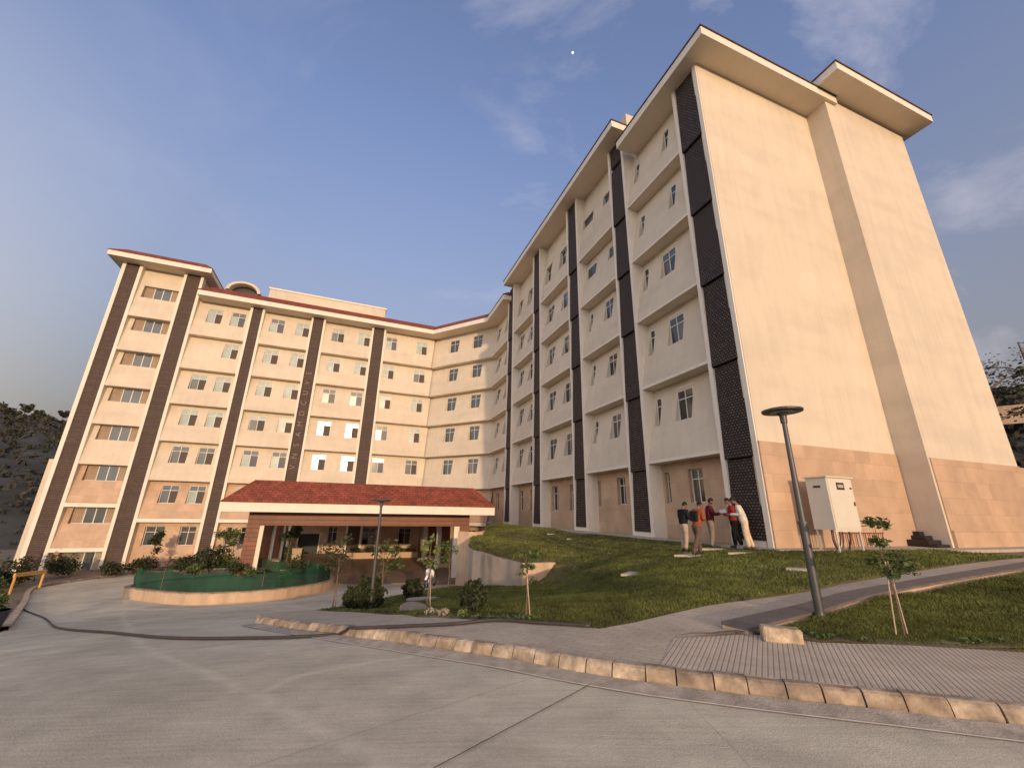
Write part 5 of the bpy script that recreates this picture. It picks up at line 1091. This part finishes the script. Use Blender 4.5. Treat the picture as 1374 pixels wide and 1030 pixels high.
def person(loc, rz, H, label, top, bottom, pose, shoes='black', sleeve=None, group='people standing in a group beside the right wing', bag=None):
    """pose: hip height lean etc. Local +Y is where the person faces."""
    root = thing('person', label, 'person', loc, rz, group); s = H / 1.72
    V = lambda x, y, z: Vector((x * s, y * s, z * s))
    lean = pose.get('lean', .05); pel = V(0, 0, .93); spine = V(0, lean * .3, 1.12); chest = V(0, lean * .8, 1.34); neck = V(0, lean * 1.1, 1.48); nod = pose.get('nod', .25)
    headc = neck + V(0, .02 + .09 * nod, .135 - .03 * nod)
    L, Rr = {}, {}
    feet = pose.get('feet', ((-.10, .0), (.10, .02))); arms = pose['arms']
    hips = [V(-.09, 0, .90), V(.09, 0, .90)]; kn = []; an = []
    for k in (0, 1):
        fx, fy = feet[k]; a = V(fx, fy - .04, .08); kk = (hips[k] + a) / 2 + V(0, pose.get('knee', .04), .02); kn.append(kk); an.append(a)
    sh = [V(-.185, lean * .9, 1.40), V(.185, lean * .9, 1.40)]
    el = [V(*arms[k][0]) for k in (0, 1)]; wr = [V(*arms[k][1]) for k in (0, 1)]
    pv = [pel, spine, chest, neck, headc]; pr = [.085, .075, .085, .050, .05]; pe = [(0, 1), (1, 2), (2, 3), (3, 4)]
    def add(chain, rads, root_i):
        i0 = len(pv)
        for c, r_ in zip(chain, rads): pv.append(c); pr.append(r_)
        pe.append((root_i, i0)); pe.extend((i0 + j, i0 + j + 1) for j in range(len(chain) - 1))
    for k in (0, 1):
        hd = (wr[k] - el[k]).normalized(); palm = wr[k] + hd * .07 * s
        add([sh[k], el[k], wr[k], palm], [.055, .042, .028, .034], 2)
        add([hips[k], kn[k], an[k], an[k] + V(0, .14, -.045)], [.065, .050, .038, .035], 0)
    body = [skinmesh(pv, pe, [r_ * s for r_ in pr], 2)]
    rot = Matrix.Rotation(-nod * .9, 3, 'X')
    body.append(ell(headc + rot @ V(0, .01, .03), (.073 * s, .092 * s, .115 * s), 18, 14, rot)); body.append(ell(headc + rot @ V(0, .102, .01), (.014 * s, .02 * s, .025 * s), 8, 6, rot))   # nose
    for sx in (-1, 1): body.append(ell(headc + rot @ V(sx * .075, 0, .01), (.012 * s, .02 * s, .03 * s), 8, 6, rot))
    for k in (0, 1):      # hands: four fingers and a thumb rooted in the palm
        hd = (wr[k] - el[k]).normalized(); side = hd.cross(Vector((0, 0, 1))).normalized(); dn = side.cross(hd).normalized(); palm = wr[k] + hd * .065 * s
        for j in range(4):
            f0 = palm + side * (j - 1.5) * .018 * s + hd * .02 * s; ln = (.07, .08, .075, .06)[j] * s; mb = MB(); mb.tube([f0, f0 + hd * ln * .5 - dn * .01 * s, f0 + hd * ln * .85 - dn * .035 * s], [.009 * s, .008 * s, .006 * s], 6); o = mb.build('f', M['skin']); body.append(o.data); bpy.data.objects.remove(o)
        f0 = wr[k] + hd * .03 * s + side * (.03 if k else -.03) * s; mb = MB(); mb.tube([f0, f0 + side * (.03 if k else -.03) * s + hd * .02 * s, f0 + side * (.035 if k else -.035) * s + hd * .055 * s], [.011 * s, .009 * s, .007 * s], 6); o = mb.build('f', M['skin']); body.append(o.data); bpy.data.objects.remove(o)
    bo = join('body', body, M['skin'], root)
    m = MB()
    hr = [ell(headc + rot @ V(0, -.012, .05), (.083 * s, .098 * s, .108 * s), 18, 14, rot)]
    me = hr[0]; bm = bmesh.new(); bm.from_mesh(me); inv = rot.inverted()
    bmesh.ops.delete(bm, geom=[v for v in bm.verts if (inv @ (v.co - headc)).z < .035 * s and (inv @ (v.co - headc)).y > -.02 * s or (inv @ (v.co - headc)).z < -.04 * s], context='VERTS'); bm.to_mesh(me); bm.free()
    for v in me.vertices: v.co += Vector((random.uniform(-1, 1), random.uniform(-1, 1), random.uniform(-1, 1))) * .004
    join('hair', hr, M['hair'], root)
    for sx in (-1, 1): join('eye', [ell(headc + rot @ V(sx * .03, .088, .03), (.012 * s, .008 * s, .008 * s), 8, 6, rot)], M['hair'], root)
    join('mouth', [ell(headc + rot @ V(0, .094, -.045), (.024 * s, .006 * s, .006 * s), 8, 6, rot)], cloth('lips', (.14, .05, .04)), root)
    # jacket or shirt
    tv = [V(0, 0, .80), V(0, lean * .3, 1.06), V(0, lean * .85, 1.32), V(0, lean * 1.05, 1.46)]; tr = [(.175, .15), (.175, .15), (.20, .16), (.09, .08)]; te = [(0, 1), (1, 2), (2, 3)]
    for k in (0, 1):
        i0 = len(tv); tv += [sh[k], el[k], wr[k] - (wr[k] - el[k]).normalized() * .01]; tr += [(.088, .088), (.072, .072), (.055, .055)]; te += [(2, i0), (i0, i0 + 1), (i0 + 1, i0 + 2)]
    join('jacket', [skinmesh(tv, te, [(a * s * .98, b * s) for a, b in tr], 2)], top, root)
    for k in (0, 1):
        q = MB()
    tv = [V(0, 0, 1.02), V(0, 0, .88)]; tr = [(.15, .13), (.155, .135)]; te = [(0, 1)]
    for k in (0, 1):
        i0 = len(tv); tv += [hips[k] + V(0, 0, -.08), kn[k], an[k] + V(0, 0, -.01)]; tr += [(.115, .115), (.088, .088), (.074, .07)]; te += [(1, i0), (i0, i0 + 1), (i0 + 1, i0 + 2)]
    join('trousers', [skinmesh(tv, te, [(a * s, b * s) for a, b in tr], 2)], bottom, root)
    for k in (0, 1):
        join('shoe', [ell(an[k] + V(0, .06, -.035), (.046 * s, .135 * s, .045 * s), 12, 8)], M[shoes] if isinstance(shoes, str) else shoes, root)
    if bag:
        mb = MB(); mb.box(ident, -.13 * s, .13 * s, (-.24 + lean * .6) * s, (-.13 + lean * .6) * s, 1.06 * s, 1.40 * s); bevel(tag(mb.build('backpack', bag), 'black backpack on the man in orange', 'backpack'), .04, 3)
        o = bpy.data.objects['backpack']; o.location = loc; o.rotation_euler = (0, 0, rz)
    return root
def facing(az): return -R(az)     # person faces azimuth az (0 = +Y, clockwise)
UP = lambda sx, f=.30, z=1.12: ((sx * .24, .06, 1.14), (sx * .10, f, z))
person((6.10, 15.1, zl(6.10, 15.1) + .03), facing(70), 1.62, 'man in black jacket and beige trousers at the left end of the group', cloth('black_jacket', (.018, .02, .024)), cloth('beige_trousers', (.42, .32, .24)), dict(lean=.05, nod=.7, arms=(UP(-1), UP(1)), feet=((-.09, .02), (.11, -.05))))
person((5.98, 13.75, zl(5.98, 13.75) + .04), facing(62), 1.60, 'man in orange jacket leaning in with legs apart and grey trousers', cloth('orange_jacket', (.30, .085, .035)), cloth('grey_brown_trousers', (.12, .085, .065)), dict(lean=.16, nod=.6, arms=(UP(-1, .34), UP(1, .30)), feet=((-.10, .20), (.14, -.42)), knee=.05), bag=cloth('backpack_black', (.02, .022, .025)))
person((7.12, 15.22, zl(7.12, 15.22) + .04), facing(100), 1.64, 'man in maroon sweater and khaki trousers holding up a white sheet', cloth('maroon_sweater', (.10, .018, .025)), cloth('khaki_trousers', (.25, .20, .14)), dict(lean=.02, nod=.5, arms=(((-.24, .08, 1.16), (-.08, .36, 1.18)), ((.24, .08, 1.16), (.08, .36, 1.18))), feet=((-.09, .03), (.10, -.03))))
person((7.78, 14.9, zl(7.78, 14.9) + .04), facing(285), 1.62, 'person in red shirt and black trousers behind the man in white', cloth('red_shirt', (.30, .03, .03)), cloth('black_trousers', (.015, .015, .018)), dict(lean=.03, nod=.6, arms=(UP(-1, .32, 1.16), UP(1, .32, 1.16)), feet=((-.14, .10), (.16, -.18))))
person((7.72, 14.1, zl(7.72, 14.1) + .03), facing(300), 1.62, 'man in white shirt and cream trousers bending toward the others', cloth('white_shirt', (.62, .58, .50)), cloth('cream_trousers', (.62, .48, .34)), dict(lean=.14, nod=.8, arms=(UP(-1, .42, 1.14), UP(1, .42, 1.10)), feet=((-.08, .0), (.10, -.12))), shoes='black')
m = MB(); p = Vector((7.55, 15.12, zl(7.12, 15.22) + .04 + 1.17))
m.poly([p + Vector((-.10, -.08, -.10)), p + Vector((.12, -.10, -.03)), p + Vector((.14, .08, .14)), p + Vector((-.06, .10, .07))]); m.poly([p + Vector((-.06, .10, .064)), p + Vector((.14, .08, .134)), p + Vector((.12, -.10, -.036)), p + Vector((-.10, -.08, -.106))])
tag(m.build('paper_sheet', cloth('paper', (.8, .78, .72))), 'white paper sheet held by the man in maroon', 'paper')

# ------------------------------------------------------------------ far things
def hill(name, az0, az1, d0, d1, tanf, m, n=60, seed=0, zb=-8):
    mb = MB(); rows = 10; V = []
    for i in range(n + 1):
        az = R(az0 + (az1 - az0) * i / n)
        for j in range(rows + 1):
            t = j / rows; d = d0 + (d1 - d0) * t; top_ = tanf(math.degrees(az)) * d1
            z = zb + (top_ - zb) * (t ** .8) + (math.sin(i * 1.3 + j * 2.1 + seed) + math.sin(i * .47 + j * .9)) * d1 * .006 * math.sin(t * 3.14)
            V.append((math.sin(az) * d, math.cos(az) * d, z))
    me = bpy.data.meshes.new(name); f = [(i * (rows + 1) + j, (i + 1) * (rows + 1) + j, (i + 1) * (rows + 1) + j + 1, i * (rows + 1) + j + 1) for i in range(n) for j in range(rows)]
    for i in range(n): pass
    me.from_pydata(V, [], f); me.materials.append(m)
    for p in me.polygons: p.use_smooth = True
    o = kind(link(name, me), 'structure'); return V, rows
V, rows = hill('hill', -100, -20, 110, 420, lambda a: .134 + .008 * math.sin(a * .6 + 1) + .006 * math.sin(a * 1.9), M['hill'])
def far_bushes(name, V, rows, n, size, crest, lbl=None):
    mb = MB()
    for k in range(n):
        i = random.randrange(len(V) // (rows + 1) - 1); j = rows if random.random() < crest else random.uniform(0, rows); j0 = min(int(j), rows - 1); fi, fj = random.random(), j - j0; p = Vector(V[i * (rows + 1) + j0]).lerp(Vector(V[i * (rows + 1) + j0 + 1]), fj).lerp(Vector(V[(i + 1) * (rows + 1) + j0]).lerp(Vector(V[(i + 1) * (rows + 1) + j0 + 1]), fj), fi); s_ = size * random.uniform(.5, 1.3) * (.35 + .65 * j / rows)
        leaves(mb, (p[0], p[1], p[2] + s_ * .3), (s_, s_, s_ * .7), 12, s_ * .5, inner=.2)
    return kind(mb.build(name, M['hill_green']), 'stuff')
far_bushes('hillside_scrub', V, rows, 6500, 2.4, .04)
V2, rows2 = hill('right_hill', 40, 80, 45, 95, lambda a: .205 + .01 * math.sin(a * .9), M['hill'], 40, 2, 0)
far_bushes('bank_scrub', V2, rows2, 900, 1.4, .1)
def far_tree(loc, h, r_, label, m, n=900, sparse=False, sz=.22):
    root = thing('tree', label, 'tree', loc, 0, 'trees on the skyline'); t = MB(); t.tube([(0, 0, -1), (.1, 0, h * .5), (0, .1, h)], [h * .03, h * .02, h * .006], 7); mb = MB()
    for k in range(9 if not sparse else 7):
        a = k * 2.4; zz = h * (.45 + .06 * k); q = (math.cos(a) * r_ * random.uniform(.3, .9), math.sin(a) * r_ * random.uniform(.3, .9), zz)
        t.tube([(0, 0, zz * .8), ((q[0]) * .5, q[1] * .5, zz * .95), q], [h * .01, h * .007, h * .003], 5); leaves(mb, q, (r_ * (.55 if sparse else .5), r_ * (.55 if sparse else .5), r_ * (.13 if sparse else .4)), n // 9, sz, flat=.4, inner=.1)
    t.build('trunk', M['bark'], root); mb.build('crown', m, root); return root
def polar(az, d): return math.sin(R(az)) * d, math.cos(R(az)) * d
x, y = polar(50.6, 50); far_tree((x, y, 5.5), 10.0, 3.6, 'sparse dark tree with flat sprays behind the end of the right wing', M['leaf_dark'], 1300, True, .22)
x, y = polar(53.6, 62); far_tree((x, y, 9), 9.5, 3.4, 'bare greyish tree at the right edge of the photo', M['leaf_dry'], 1500, False, .16)
for i, (a, d, h) in enumerate(((-52, 415, 6), (-50.6, 418, 8), (-49.8, 418, 5), (-48.2, 418, 7), (-51.4, 417, 4))):
    x, y = polar(a, d); far_tree((x, y, .137 * d + 1.6 - 2), h, h * .35, ['tree crown at the left end of the hill crest', 'tallest tree on the hill crest', 'short tree on the hill crest beside the tallest', 'tree on the hill crest touching the building edge', 'low tree on the rounded hill top'][i], M['hill_green'], 300, False, 1.2)
m = MB(); P = frame(polar(51.8, 62) + (0,), Vector((math.cos(R(40)), -math.sin(R(40)), 0)), Vector((math.sin(R(40)), math.cos(R(40)), 0))); m.box(P, -2, 14, 0, .4, 10.6, 12.4); tag(m.build('boundary_wall', M['planter']), 'pale stone wall on the hillside behind the right wing', 'wall')
m = ell((0, 0, 0), (9, 9, 9), 24, 16); me = m; me.materials.append(bpy.data.materials.new('moonlight')); mm = me.materials[0]; mm.use_nodes = True; mm.node_tree.nodes['Principled BSDF'].inputs['Emission Color'].default_value = (.85, .88, 1, 1); mm.node_tree.nodes['Principled BSDF'].inputs['Emission Strength'].default_value = .75
o = link('moon', me); dv = rt * ((768.5 - 687) / 546.6) - up * ((71 - 515) / 546.6) + fw; o.location = dv.normalized() * 4200 + Vector((0, 0, 1.6)); tag(o, 'tiny pale daytime moon high in the sky', 'moon')
